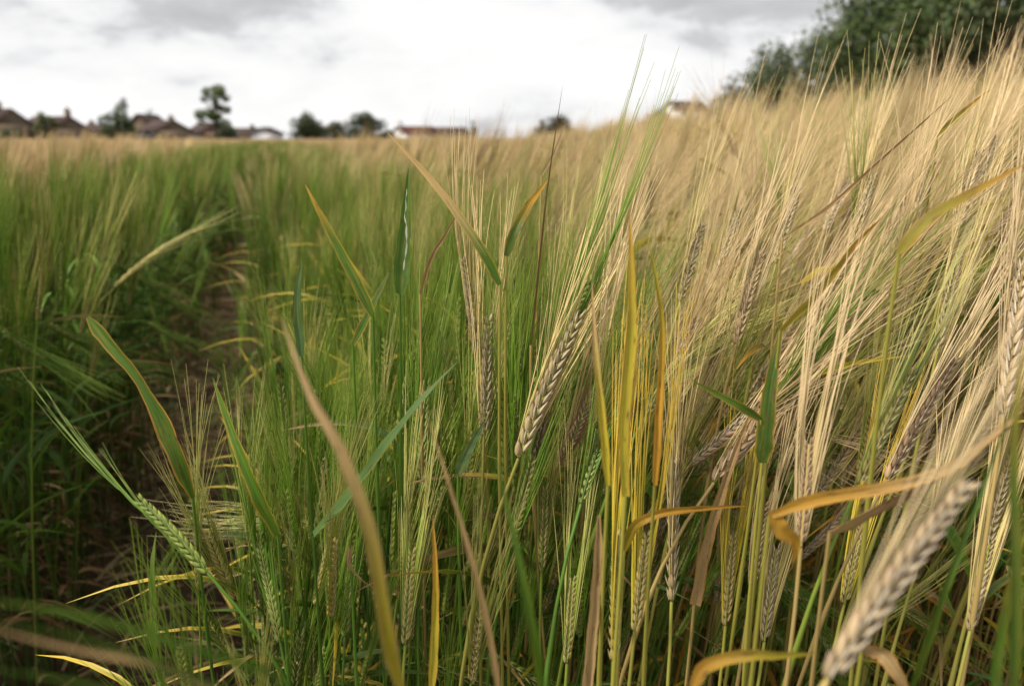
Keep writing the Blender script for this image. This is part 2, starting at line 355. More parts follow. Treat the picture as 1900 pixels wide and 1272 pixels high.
G1, G2, G3 = (0.05, 0.09, 0.022), (0.075, 0.095, 0.025), (0.10, 0.13, 0.06)
tree('round_shrub', 88, D - 8, 208, 50, 'round olive shrub in front of the long low stone house', col=G2, nleaf=1300, seed=1, cat='shrub')
tree('pale_shrub', 22, D - 10, 236, 46, 'low pale green shrub before the leftmost house', col=G3, nleaf=800, seed=2, cat='shrub')
tree('pointed_tree', 222, D - 4, 183, 68, 'dark green tree with a pointed top between two houses', col=G1, nleaf=4200, seed=3,
     clumps=[(-.62, .52, .36), (-.5, .3, .4), (0, .3, .5), (.45, .3, .42), (.1, .5, .5), (.42, .52, .38), (.25, .68, .38), (.32, .82, .28), (.38, .93, .16), (-.25, .58, .35), (.6, .42, .3), (-.1, .12, .5), (.5, .12, .4)])
tree('garden_tree', 285, D + 22, 203, 36, 'small green treetop peeping over the stone gable', col=G1, nleaf=900, seed=4)
tree('tall_open_tree', 403, D - 6, 164, 82, 'tallest open crowned tree with gaps, among the far houses', col=(0.07, 0.11, 0.022), nleaf=3600, leaf=0.33, seed=5,
     clumps=[(-.25, .90, .30), (.1, .94, .32), (.42, .88, .28), (.55, .80, .22), (-.38, .78, .18), (.15, .78, .22), (0, .68, .2), (.25, .62, .16), (.5, .60, .22), (-.6, .52, .28), (-.3, .55, .28), (-.72, .42, .2), (-.05, .5, .26), (.25, .5, .16), (.45, .36, .3), (.55, .2, .34), (.3, .15, .3), (.1, .36, .14)])
tree('grey_green_shrub', 424, D - 9, 229, 34, 'grey green shrub at the foot of the tall open tree', col=(0.085, 0.115, 0.06), nleaf=700, seed=6, cat='shrub')
tree('dense_round_tree', 570, D - 12, 206, 78, 'dense dark round tree right of the white outbuilding', col=(0.05, 0.07, 0.022), nleaf=3600, seed=7)
tree('low_tree', 624, D - 6, 224, 50, 'low bush between two dense round trees', col=(0.085, 0.095, 0.035), nleaf=1500, seed=8, cat='shrub')
tree('dense_round_tree', 677, D - 12, 210, 82, 'dense dark round tree left of the white red-roofed house', col=(0.05, 0.068, 0.024), nleaf=3600, seed=9)
tree('low_tree', 718, D - 14, 240, 44, 'low dark hedge bush by the white gable wall', col=(0.05, 0.075, 0.025), nleaf=700, seed=10, cat='shrub')
tree('garden_hedge', 622, D - 5, 243, 230, 'low dark hedge running beneath the two dense round trees', col=(0.05, 0.07, 0.026), nleaf=2600, seed=19, yd=1.5, ncl=60, cr=0.9, cat='hedge')
tree('slim_tree', 879, D + 2, 226, 17, 'slim dark upright tree right of the brick house', col=(0.04, 0.055, 0.03), nleaf=500, seed=11)
tree('rounded_bush', 1030, 62, 217, 84, 'dark rounded bush behind the thin awns at centre', col=(0.07, 0.068, 0.03), nleaf=1800, leaf=0.25, seed=12, cat='shrub')
G = 'trees along the right hand field edge'
tree('hedge_tree', 1222, 84, 208, 70, 'lowest hedge tree at the left end of the right hand row', col=(0.07, 0.085, 0.045), nleaf=1700, leaf=0.33, seed=13, group=G)
tree('hedge_tree', 1392, 54, 132, 170, 'small hedge tree next to the big dark wood', col=(0.085, 0.10, 0.055), nleaf=2200, leaf=0.33, seed=14, group=G)
tree('field_edge_tree', 1490, 48, 58, 270, 'smaller grey green tree on the left flank of the big wood', col=(0.095, 0.13, 0.058), nleaf=11000, leaf=0.24, seed=15, group=G, bot=290, ncl=44, cr=0.3)
tree('field_edge_tree', 1650, 44, -70, 360, 'big dark tree in the middle of the right hand wood', col=(0.08, 0.12, 0.036), nleaf=24000, leaf=0.25, seed=16, group=G, bot=290, ncl=80, cr=0.26)
tree('field_edge_tree', 1850, 40, -190, 420, 'biggest dark tree at the right edge of the photo', col=(0.08, 0.115, 0.04), nleaf=26000, leaf=0.26, seed=17, group=G, bot=290, ncl=90, cr=0.26)
tree('field_edge_tree', 2200, 38, -150, 420, 'dark tree just beyond the right edge of the photo', col=(0.045, 0.062, 0.022), nleaf=8000, leaf=0.45, seed=18, group=G, bot=250, ncl=60, cr=0.28)

# ------------------------------------------------------------------ barley
C = lambda *a: np.array(a, float)
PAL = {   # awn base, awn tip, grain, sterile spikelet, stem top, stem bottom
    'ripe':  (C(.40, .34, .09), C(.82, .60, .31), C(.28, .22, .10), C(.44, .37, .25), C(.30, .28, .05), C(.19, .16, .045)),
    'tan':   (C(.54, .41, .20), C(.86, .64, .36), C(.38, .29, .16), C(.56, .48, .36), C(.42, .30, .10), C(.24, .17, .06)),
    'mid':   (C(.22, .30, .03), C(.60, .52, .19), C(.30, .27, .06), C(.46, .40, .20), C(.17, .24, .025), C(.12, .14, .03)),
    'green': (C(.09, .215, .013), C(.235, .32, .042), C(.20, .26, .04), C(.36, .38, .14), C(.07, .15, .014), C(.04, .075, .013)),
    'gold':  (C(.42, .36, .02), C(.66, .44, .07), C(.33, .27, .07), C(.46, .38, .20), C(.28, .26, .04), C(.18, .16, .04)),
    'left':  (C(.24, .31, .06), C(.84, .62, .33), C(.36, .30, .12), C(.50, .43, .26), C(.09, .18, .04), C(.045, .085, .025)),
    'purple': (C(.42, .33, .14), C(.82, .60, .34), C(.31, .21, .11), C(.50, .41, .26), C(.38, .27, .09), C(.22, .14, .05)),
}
LEAFC = {'green': (C(.07, .15, .012), C(.11, .19, .014)), 'blue': (C(.075, .145, .04), C(.08, .145, .03)), 'yellow': (C(.36, .30, .025), C(.50, .32, .03)),
         'orange': (C(.52, .28, .03), C(.48, .23, .04)), 'tan': (C(.46, .31, .14), C(.42, .27, .12)), 'brown': (C(.24, .135, .06), C(.20, .11, .05))}
GT = np.array([0, .10, .32, .58, .80, .95, 1.0]); GR = np.array([.22, .72, 1.0, .88, .5, .2, .06])
GT1 = np.array([0, .35, .75, 1.0]); GR1 = np.array([.3, 1.0, .6, .1])
def bodies(b, O, A, Wd, length, half, col, lod=0, flat=0.82, tipcol=None, ridge=0.13):
    """seed-like bodies: origin O, axis A, width direction Wd (k,3)"""
    gt, gr = (GT, GR) if lod == 0 else (GT1, GR1); sides = 6 if lod == 0 else 4
    k = len(O); A = nrm(A); S = nrm(Wd - A * np.sum(A * Wd, -1, keepdims=True)); Q = np.cross(A, S)
    length = np.broadcast_to(length, (k,))[:, None, None, None]; half = np.broadcast_to(half, (k,))[:, None, None, None]
    a = np.arange(sides) * 2 * math.pi / sides
    V = (O[:, None, None] + length * gt[None, :, None, None] * A[:, None, None]
         + half * gr[None, :, None, None] * (np.cos(a)[None, None, :, None] * S[:, None, None] + flat * np.sin(a)[None, None, :, None] * Q[:, None, None]))
    m = len(gt); col = np.broadcast_to(col, (k, 3)); Cc = np.broadcast_to(col[:, None, None, :], (k, m, sides, 3)).copy()
    if tipcol is not None:
        f = (gt ** 2 * 0.75)[None, :, None, None]; Cc = Cc * (1 - f) + np.broadcast_to(tipcol, (k, 3))[:, None, None, :] * f
    Cc = Cc * (1 + ridge * np.where(np.arange(sides) % 2, 1, -1))[None, None, :, None]
    idx = np.arange(k * m * sides).reshape(k, m, sides)
    q = np.stack([idx[:, :-1], np.roll(idx, -1, 2)[:, :-1], np.roll(idx, -1, 2)[:, 1:], idx[:, 1:]], -1)
    b.add(V, q, Cc.reshape(-1, 3))

def ear_layout(r, base, tip, face, n=26, bow=None, awn_dir=None, awn_len=0.135, spread=0.10, bend=None, open_=1.0):
    base, tip = np.asarray(base, float), np.asarray(tip, float)
    L = np.linalg.norm(tip - base); bow = np.zeros(3) if bow is None else np.asarray(bow, float)
    t = (np.arange(n) + 0.2) / (n + 0.6)
    P = base + (tip - base) * t[:, None] + 4 * bow * (t * (1 - t))[:, None]
    T = nrm((tip - base) + 4 * bow * (1 - 2 * t)[:, None])
    f = nrm(np.asarray(face, float)); S = nrm(np.cross(T, f)); Nn = np.cross(S, T)
    sg = np.where(np.arange(n) % 2, 1.0, -1.0)[:, None]
    size = L / 0.092 * (0.72 + 0.28 * np.sin(np.clip(t * 1.15 + 0.12, 0, 1) * math.pi) ** 0.6)
    jit = lambda a: r.normal(0, a, (n, 3))
    gO = P + sg * S * 0.0011; gA = nrm(T + sg * S * 0.34 * open_ + jit(.035)); gL = 0.0112 * size * r.uniform(.92, 1.06, n); gH = 0.00265 * size * r.uniform(.88, 1.08, n)
    sO = np.concatenate([P + sg * S * .0010 + Nn * .0017, P + sg * S * .0010 - Nn * .0017])
    sA = np.concatenate([nrm(T + sg * S * .22 * open_ + Nn * .16 + jit(.05)), nrm(T + sg * S * .22 * open_ - Nn * .16 + jit(.05))])
    sL = np.concatenate([size, size]) * 0.0098; sW = np.concatenate([S, S]); sH = np.concatenate([size, size]) * 0.00074
    ad = nrm(T) if awn_dir is None else nrm(np.asarray(awn_dir, float))
    d1 = nrm(ad + sg * S * spread * r.uniform(.2, 1.2, (n, 1)) + Nn * r.normal(0, spread * .8, (n, 1)) + (0 if bend is None else np.asarray(bend)))
    aL = awn_len * r.uniform(.8, 1.12, n) * (0.82 + 0.25 * (1 - np.abs(2 * t - .9)))
    aO = gO + gA * (gL * .92)[:, None]
    return dict(P=P, T=T, gO=gO, gA=gA, gW=Nn, gL=gL, gH=gH, sO=sO, sA=sA, sL=sL, sH=sH, sW=sW, aO=aO, a0=nrm(gA * .35 + T * .6), a1=d1, aL=aL)
def awns(b, r, e, pal, lod=0, thick=1.0, every=1):
    m = (7, 5, 3)[min(lod, 2)]; s = np.linspace(0, 1, m)
    O, a0, a1, L = e['aO'][::every], e['a0'][::every], e['a1'][::every], e['aL'][::every]; k = len(O)
    P = O[:, None] + L[:, None, None] * (s[None, :, None] * a0[:, None] + (s ** 1.6)[None, :, None] * 0.9 * (a1 - a0)[:, None])
    P = P + (s ** 2)[None, :, None] * r.normal(0, .004, (k, 1, 3))
    rad = np.interp(s, [0, .3, 1], [.00046, .00039, .00013]) * thick
    mixt = (s ** .8)[None, :, None]; tint = r.uniform(.8, 1.2, (k, 1, 1))
    col = (pal[0] * (1 - mixt) + pal[1] * mixt) * tint
    b.tubes(P, rad, col, 3)
def grains(b, r, e, pal, lod=0):
    n = len(e['gO']); g = pal[2] * r.uniform(.82, 1.18, (n, 1)) * r.uniform(.94, 1.06, (n, 3))
    bodies(b, e['gO'], e['gA'], e['gW'], e['gL'], e['gH'], g, lod, tipcol=g * C(.9, .72, .8))
def spikelets(b, r, e, pal, lod=0):
    n = len(e['sO']); g = pal[3] * r.uniform(.8, 1.15, (n, 1))
    bodies(b, e['sO'], e['sA'], e['sW'], e['sL'], e['sH'], g, 1, ridge=0.05)
def bez(p0, p1, p2, p3, n):
    t = np.linspace(0, 1, n)[:, None]; return (1 - t) ** 3 * p0 + 3 * (1 - t) ** 2 * t * p1 + 3 * (1 - t) * t * t * p2 + t ** 3 * p3
def stem_path(base, top, tdir, n=12):
    base, top = np.asarray(base, float), np.asarray(top, float); h = np.linalg.norm(top - base)
    return bez(base, base + np.array([0, 0, .35 * h]) + (top - base) * C(.25, .25, 0), top - nrm(tdir) * .25 * h, top, n)
def stem(b, r, path, pal, lod=0, rad=0.0016):
    n = len(path); t = np.linspace(0, 1, n)
    rr = rad * (1.15 - .45 * t)
    if lod == 0:
        for c in (.28, .55, .8): rr = rr * (1 + .45 * np.exp(-((t - c) / .02) ** 2))
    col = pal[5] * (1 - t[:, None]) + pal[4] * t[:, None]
    b.tubes(path, rr, col * r.uniform(.85, 1.15), (6, 4, 3)[min(lod, 2)])
def leaf_path(r, o, az, L, up, droop, n=10):
    d = np.array([math.cos(az), math.sin(az), 0]); s = np.linspace(0, 1, n)[:, None]
    side = np.array([-d[1], d[0], 0]) * r.normal(0, .12)
    return np.asarray(o) + L * (s * (d * .45 * (1 - .3 * up) + np.array([0, 0, up])) + s ** 2 * (d * .45 + side - np.array([0, 0, droop])))
def leaf_cols(r, kind, n, tipkind=None, tip_at=.6):
    c, e = LEAFC[kind]; t = np.linspace(0, 1, n)[:, None]; tint = r.uniform(.8, 1.2)
    cc = np.repeat(c[None], n, 0) * tint; ee = np.repeat(e[None], n, 0) * tint
    if tipkind:
        f = sstep(tip_at - .25, tip_at + .25, t); cc = cc * (1 - f) + LEAFC[tipkind][0] * f; ee = ee * (1 - sstep(tip_at - .5, tip_at, t)) + LEAFC[tipkind][1] * sstep(tip_at - .5, tip_at, t)
    return cc, ee

def gen_plant(seed, kind, tilt=(15, 40), lod=0, height=.64, droop_p=.06, nleaf=(2, 4), leafkinds=('green', 'yellow', 'tan'), thick=1.0, awn_len=.14, spread=.12, tips=('yellow', 'orange', 'tan', None)):
    """one plant in its own frame (leaning to +X): builders for stem, leaves, ear, awns"""
    r = np.random.default_rng(seed); pal = PAL[kind]; pal = tuple(p * r.uniform(.88, 1.12) for p in pal)
    h = height * r.uniform(.9, 1.08); th = R(r.uniform(*tilt)); 
    if r.random() < droop_p: th = R(r.uniform(80, 130))
    ph = r.normal(0, .35); d = np.array([math.sin(th) * math.cos(ph), math.sin(th) * math.sin(ph), math.cos(th)])
    off = .05 + .18 * math.sin(min(th, 1.4)) * r.uniform(.4, 1)
    eb = np.array([off * math.cos(ph), off * math.sin(ph), h]); L = r.uniform(.075, .098)
    path = stem_path((0, 0, -.02), eb, d, (12, 7, 4)[min(lod, 2)])
    bow = np.array([.0, 0, -.004]) * math.sin(th)
    e = ear_layout(r, eb, eb + d * L, r.normal(size=3) * C(1, 1, .3), n=(26, 22, 14)[min(lod, 2)], bow=bow, awn_len=awn_len, spread=spread, awn_dir=nrm(d + np.array([.12, 0, .05 if th > 1 else .25])))
    out = {'stem': B(), 'ear': B(), 'awns': B(), 'leaves': []}
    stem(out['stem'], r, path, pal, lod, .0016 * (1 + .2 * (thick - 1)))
    if lod < 2: grains(out['ear'], r, e, pal, lod); spikelets(out['ear'], r, e, pal, lod)
    else:
        P = np.array([eb, eb + d * L * .25, eb + d * L * .7, eb + d * L * 1.02]); out['ear'].tubes(P, np.array([.0022, .0048, .0042, .001]) * (1 + .1 * thick), pal[2], 4)
    awns(out['awns'], r, e, pal, lod, thick)
    for i in range(r.integers(*nleaf)):
        f = r.uniform(.25, .92); o = path[min(int(f * len(path)), len(path) - 1)]
        lk = leafkinds[r.integers(len(leafkinds))]
        if f < .45 and r.random() < .6: lk = ('tan', 'brown')[r.integers(2)]
        dry = lk in ('tan', 'brown', 'orange'); n = (11, 7, 4)[min(lod, 2)]
        LP = leaf_path(r, o, r.uniform(0, 2 * math.pi), r.uniform(.1, .2), r.uniform(.5, 1.0) if not dry else r.uniform(.1, .6), r.uniform(.1, .8) if not dry else r.uniform(.6, 1.2), n)
        cc, ee = leaf_cols(r, lk, n, None if dry else tips[r.integers(len(tips))], r.uniform(.5, .9))
        lb = B(); lb.leaf(LP, r.uniform(.005, .0095) * (1 if lod < 2 else 1.4), r.normal(size=3) + C(0, 0, .6), cc, ee, fold=r.uniform(.1, .5), twist=r.normal(0, 1.2 if dry else .5), across=(5, 3, 2)[min(lod, 2)], seed=r.random())
        out['leaves'].append(lb)
    return out
def merged(p):
    b = B()
    for k in ('stem', 'ear', 'awns'): b.merge(p[k].arrays())
    for l in p['leaves']: b.merge(l.arrays())
    return b

# ---- hero plants seen singly in the photograph -----------------------------------------------------
FACE = np.array([0, -1.0, .25])
grain_cache = {}
def grain_mesh(kind, v):
    if (kind, v) not in grain_cache:
        r = np.random.default_rng(50 + v); b = B(); c = PAL[kind][2] * (.85 + .12 * v)
        bodies(b, np.zeros((1, 3)), C(0, 0, 1)[None], C(1, 0, 0)[None], 1.0, 1.0, c, 0, tipcol=c * C(.88, .68, .78))
        grain_cache[(kind, v)] = b.mesh('grain', M_GRAIN)
    return grain_cache[(kind, v)]
hero_n = 0
def ground_under(top, d, back=.10):
    x, y = top[0] - d[0] * back * 1.6 + rng.normal(0, .02), top[1] - d[1] * back + abs(rng.normal(0, .03)); return np.array([x, y, float(ground_z(x, y)) - .01])
def hero_ear(bx, by, tx, ty, d0, d1, kind, label, awn=None, alen=.14, spread=.09, face=None, bow=None, leaves=(), base=None, n=26, sterile=True, open_=1.0, awn_d=None, every=1, athick=1.12):
    """plant whose ear runs from one photo point to another at depths d0, d1 (metres)"""
    global hero_n; hero_n += 1
    r = np.random.default_rng(1000 + hero_n); eb, et = at(bx, by, d0), at(tx, ty, d1); d = nrm(et - eb); pal = PAL[kind]
    gp = ground_under(eb, d) if base is None else np.array([base[0], base[1], float(ground_z(*base)) - .01])
    root = link('barley_plant', None, loc=gp); tag(root, label, 'barley', 'barley plants picked out by their ears and leaves')
    eb, et = eb - gp, et - gp
    adir = d if awn is None else nrm(at(awn[0], awn[1], awn_d or d1 + .02) - gp - (eb + et) / 2)
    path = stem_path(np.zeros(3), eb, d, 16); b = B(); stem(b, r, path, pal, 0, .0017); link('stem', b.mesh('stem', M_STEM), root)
    fc = FACE + r.normal(0, .35, 3) if face is None else np.asarray(face, float)
    e = ear_layout(r, eb, et, fc, n=n, bow=np.array([0, 0, .003]) if bow is None else np.asarray(bow), awn_dir=adir, awn_len=alen, spread=spread, open_=open_)
    b = B(); b.tubes(e['P'][None], .0009, pal[4], 5)
    ear = link('ear', b.mesh('ear', M_STEM), root)
    for i in range(len(e['gO'])):
        A = e['gA'][i]; S = nrm(e['gW'][i] - A * np.dot(A, e['gW'][i])); Q = np.cross(A, S); h, l = e['gH'][i], e['gL'][i]
        o = link('grain', grain_mesh(kind, int(r.integers(4))), ear)
        o.matrix_local = Matrix(((S[0] * h, Q[0] * h, A[0] * l, e['gO'][i][0]), (S[1] * h, Q[1] * h, A[1] * l, e['gO'][i][1]), (S[2] * h, Q[2] * h, A[2] * l, e['gO'][i][2]), (0, 0, 0, 1)))
    b = B(); spikelets(b, r, e, pal); link('sterile_spikelets', b.mesh('sterile_spikelets', M_GRAIN), ear)
    b = B(); awns(b, r, e, pal, 0, athick, every); link('awns', b.mesh('awns', M_AWN), ear)
    for l in leaves: hero_leaf_part(root, gp, r, *l)
    return root
def catmull(P, n):
    P = np.asarray(P, float)
    if len(P) == 2: return P[0] + (P[1] - P[0]) * np.linspace(0, 1, n)[:, None]
    Q = np.vstack([2 * P[0] - P[1], P, 2 * P[-1] - P[-2]]); out = []
    for s in np.linspace(0, len(P) - 1, n):
        i = min(int(s), len(P) - 2); t = s - i; a, b_, c, d = Q[i:i + 4]
        out.append(.5 * (2 * b_ + (c - a) * t + (2 * a - 5 * b_ + 4 * c - d) * t * t + (3 * b_ - a - 3 * c + d) * t ** 3))
    return np.array(out)
def hero_leaf_part(root, gp, r, pts, width, kind, tip=None, tip_at=.6, edge=None, face=None, twist=0.0, fold=.3, name='leaf', seed=None, prof=None):
    P = catmull([at(*p) for p in pts], 22) - gp
    cc, ee = leaf_cols(r, kind, 22, tip, tip_at)
    if edge: ee = np.repeat(LEAFC[edge][1][None], 22, 0)
    b = B(); b.leaf(P, width, FACE + r.normal(0, .2, 3) if face is None else face, cc, ee, fold=fold, twist=twist, across=9, edge_pow=9, seed=r.random(), prof=prof)
    return link(name, b.mesh(name, M_LEAF), root)
def hero_tiller(pts, width, kind, label, tip=None, tip_at=.6, edge=None, face=None, twist=0.0, fold=.3, stemk='green', down=None, prof=None, more=(), stemr=.0014):
    """plant shown by its leaf: the leaf follows photo points, the stem runs from the leaf collar to the soil"""
    global hero_n; hero_n += 1
    r = np.random.default_rng(1000 + hero_n); top = at(*pts[0])
    gp = ground_under(top, np.array([0, 0, 1.])) if down is None else np.array([*at(*down)[:2], 0]); gp[2] = float(ground_z(gp[0], gp[1])) - .01
    root = link('barley_plant', None, loc=gp); tag(root, label, 'barley', 'barley plants picked out by their ears and leaves')
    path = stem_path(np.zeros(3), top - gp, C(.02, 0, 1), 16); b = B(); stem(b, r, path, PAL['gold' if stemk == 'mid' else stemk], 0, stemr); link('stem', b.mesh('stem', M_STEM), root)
    hero_leaf_part(root, gp, r, pts, width, kind, tip, tip_at, edge, face, twist, fold, prof=prof)
    for l in more: hero_leaf_part(root, gp, r, *l)
    return root

hero_ear(962, 850, 1078, 578, .55, .57, 'ripe', 'barley plant with the long pale herringbone ear near the middle', awn=(1270, 120), face=(.1, -1, .2))
hero_ear(1325, 895, 1490, 695, .56, .60, 'purple', 'barley plant with purplish ear leaning behind the green yellow-edged leaf', awn=(1750, 350), face=(-.5, -1, .2))
hero_ear(1366, 640, 1413, 470, .64, .66, 'purple', 'barley plant with brown ear high above the green yellow-edged leaf', awn=(1560, 60))
hero_ear(1645, 890, 1775, 662, .55, .57, 'purple', 'barley plant with purple tinged ear, the longest leaning ear at right', awn=(1960, 330), face=(.5, -1, .1))
hero_ear(1592, 900, 1694, 682, .48, .50, 'mid', 'barley plant with plump tan ear just left of the purple tinged ear', awn=(1880, 300), face=(.5, -1, .1))
hero_ear(1740, 650, 1782, 472, .62, .64, 'ripe', 'barley plant with upright pale ear high at right', awn=(1890, 90))
hero_ear(1862, 770, 1900, 480, .50, .52, 'tan', 'barley plant with large pale ear cut by the right edge', awn=(1990, 20))
hero_ear(1486, 1015, 1502, 815, .46, .47, 'purple', 'barley plant with blurred upright ear below the green yellow-edged leaf', awn=(1580, 420))
hero_ear(1246, 1115, 1252, 852, .56, .58, 'ripe', 'barley plant with straight upright brown ear at lower centre', awn=(1262, 420), face=(.9, -.6, .1))
hero_ear(1138, 1225, 1146, 985, .50, .51, 'gold', alen=.19, spread=.05, label= 'barley plant with yellow green upright ear at the bottom centre', awn=(1178, 430), face=(.9, -.5, .1))
hero_ear(1178, 1170, 1200, 985, .52, .53, 'gold', alen=.185, spread=.05, label= 'barley plant with half hidden upright ear under the arching orange leaf', awn=(1240, 480))
hero_ear(1535, 1262, 1800, 892, .265, .285, 'tan', 'large out of focus barley plant with thick pale ear, nearest the camera', awn=(2050, 450), face=(.2, -1, .2), alen=.15, every=2, athick=.8)
hero_ear(385, 1062, 256, 925, .56, .58, 'green', 'barley plant with ear leaning left over the wheel track', awn=(20, 600), awn_d=.66, base=(-.10, .60), alen=.16, spread=.05, every=2, athick=.95)
hero_ear(520, 1190, 482, 1012, .60, .62, 'green', 'green barley plant with pale ear at the lower left edge of the crop', awn=(420, 620))
hero_ear(752, 1195, 766, 1018, .58, .59, 'mid', 'barley plant with small pale ear beside the broad blurred brown leaf', awn=(800, 640))
hero_ear(898, 810, 907, 585, .62, .63, 'ripe', 'barley plant with slim whitish upright ear left of the herringbone ear', awn=(930, 260))
hero_ear(885, 660, 860, 478, .66, .66, 'ripe', 'barley plant with thin bleached ear under the long diagonal leaf', awn=(870, 130), open_=.6)
hero_ear(1200, 770, 1268, 668, .62, .66, 'mid', 'barley plant with short ear sending green awns to the right', awn=(1600, 470), alen=.16)
hero_ear(782, 890, 792, 705, .64, .65, 'green', 'green barley plant with narrow ear behind the diagonal green leaf', awn=(830, 360))
hero_ear(1078, 935, 1112, 830, .54, .56, 'green', 'barley plant with short bright green ear at centre', awn=(1180, 520), n=16)
hero_ear(1112, 690, 1132, 555, .68, .69, 'purple', 'barley plant with dull ear right of the herringbone ear tip', awn=(1200, 220))
hero_ear(1030, 690, 1092, 520, .60, .58, 'green', 'barley plant with tall dark green awn tuft against the sky', awn=(1262, 10), awn_d=.55, alen=.185, spread=.045)
hero_ear(1455, 760, 1520, 640, .70, .73, 'purple', 'barley plant with shaded brown ear behind the green awns', awn=(1700, 330))
hero_ear(600, 990, 470, 985, .78, .80, 'mid', 'barley plant with ear bent level, bristles pointing left', awn=(200, 960), awn_d=.85, base=(-.02, .86), bow=(0, 0, .012))
hero_ear(1700, 800, 1768, 640, .66, .69, 'ripe', 'barley plant with shaded ear behind the purple tinged ear', awn=(1900, 280))
hero_ear(1830, 1010, 1880, 830, .52, .54, 'ripe', 'barley plant with ear behind the brown leaf at right', awn=(2000, 460))
hero_ear(1005, 1060, 1012, 900, .64, .65, 'mid', 'barley plant with hidden ear below the herringbone ear', awn=(1050, 560))
hero_ear(1395, 1090, 1420, 930, .60, .62, 'purple', 'barley plant with ear behind the two orange leaves', awn=(1520, 560))
hero_ear(1560, 620, 1610, 470, .74, .77, 'ripe', 'barley plant with pale ear amid the dense tan awns', awn=(1760, 80))
hero_ear(1640, 470, 1690, 350, .85, .88, 'tan', 'barley plant with high ear lost in the pale awns', awn=(1840, -10))
hero_ear(1530, 430, 1580, 330, .9, .93, 'tan', 'barley plant with tall awns rising before the dark wood', awn=(1690, -20))
hero_ear(1800, 380, 1850, 255, .8, .83, 'tan', 'barley plant with the tallest pale awns near the right corner', awn=(1960, -60))
hero_ear(212, 535, 372, 425, 1.55, 1.62, 'mid', 'blurred barley plant with arching ear in the left hand crop', awn=(560, 350), base=(-.95, 1.6), bow=(0, 0, .012), alen=.12)

for bx, by, dd, lab in ((1262, 560, .70, 'first tall tan awn tuft right of the dark green tuft'), (1330, 520, .76, 'tall tan awn tuft before the pale house and hedge'), (1440, 490, .72, 'tall tan awn tuft before the left flank of the wood'),
                        (1580, 470, .70, 'tall tan awn tuft before the middle of the wood'), (1690, 440, .74, 'tall tan awn tuft left of the right corner'), (1775, 430, .68, 'tall tan awn tuft close to the right corner')):
    hero_ear(bx, by, bx + 42, by - 165 * .62 / dd, dd, dd + .03, 'ripe', 'barley plant with ' + lab, awn=(bx + 165, by - 430), alen=.185, spread=.15, every=2, athick=.8)
hero_ear(1418, 1190, 1442, 1010, .58, .60, 'ripe', 'barley plant with low golden ear under the dangling orange leaf', awn=(1530, 640))
hero_ear(1346, 1160, 1360, 990, .61, .62, 'gold', 'barley plant with low yellow ear right of the straight upright brown ear', awn=(1400, 620))
hero_ear(1566, 1120, 1602, 960, .55, .57, 'gold', 'barley plant with low golden ear left of the nearest blurred ear', awn=(1700, 600))
hero_ear(1706, 1040, 1752, 900, .60, .62, 'ripe', 'barley plant with low ear just above the nearest blurred ear', awn=(1860, 560))
hero_ear(1800, 1170, 1838, 1000, .50, .52, 'ripe', 'barley plant with low ear right of the nearest blurred ear', awn=(1920, 660))
hero_ear(1052, 1230, 1064, 1070, .58, .59, 'mid', 'barley plant with low green ear left of the stiff straw sheath', awn=(1090, 720))
hero_ear(1296, 770, 1332, 640, .66, .68, 'ripe', 'barley plant with shaded tan ear left of the purplish leaning ear', awn=(1440, 320))
hero_ear(640, 1180, 652, 1030, .60, .61, 'green', 'green barley plant with low ear left of the broad blurred leaf', awn=(670, 660))
hero_tiller([(742, 545, .55), (746, 480, .555), (753, 400, .56), (758, 312, .565)], .0115, 'green', 'barley shoot with upright dark green leaf scarred by a white trail', tip='green', edge='green', fold=.35)
hero_tiller([(928, 528, .55), (885, 450, .55), (805, 340, .56), (716, 243, .57)], .0072, 'green', 'barley shoot with long diagonal leaf, dry tip against the far trees', tip='tan', tip_at=.42, edge='yellow', stemk='ripe')
hero_tiller([(940, 475, .55), (957, 425, .55), (985, 375, .56), (1018, 332, .57)], .0075, 'green', 'barley shoot with short leaf turning orange at its tip', tip='orange', tip_at=.55, edge='orange', stemk='mid')
hero_tiller([(985, 640, .60), (1002, 470, .60), (1018, 330, .61), (1044, 158, .62)], .0019, 'brown', 'barley shoot with thin rolled brown leaf standing up into the sky', fold=1.2, stemk='tan')
hero_tiller([(692, 585, .55), (660, 520, .55), (612, 430, .555), (566, 342, .56)], .0078, 'green', 'barley shoot with narrow leaf, orange at its upper end, left of centre', tip='orange', tip_at=.8, edge='yellow')
hero_tiller([(748, 1290, .30), (722, 1190, .29), (690, 1000, .275), (640, 850, .27), (575, 730, .275), (520, 585, .29)], .0060, 'yellow', 'broad out of focus leaf shoot, yellow turning brown, crossing the lower centre', tip='tan', tip_at=.45, edge='tan', down=(760, 1272, .36), fold=.2, stemk='mid')
hero_tiller([(582, 992, .53), (650, 915, .52), (720, 820, .51), (788, 735, .51), (852, 668, .52)], .0100, 'blue', 'barley shoot with broad blue green leaf slanting up to the right', fold=.2, edge='green', face=(-.75, -.5, .35))
hero_tiller([(1414, 858, .50), (1420, 800, .50), (1432, 700, .505), (1452, 598, .515)], .0120, 'green', 'barley shoot with short broad green leaf edged in yellow', edge='yellow', tip='yellow', tip_at=.97, fold=.15, stemk='mid')
hero_tiller([(1158, 1020, .50), (1178, 975, .49), (1225, 952, .485), (1300, 943, .49), (1385, 938, .50)], .0062, 'yellow', 'barley shoot with arching orange leaf before the upright brown ear', tip='orange', tip_at=.3, edge='orange', twist=.6, stemk='ripe')
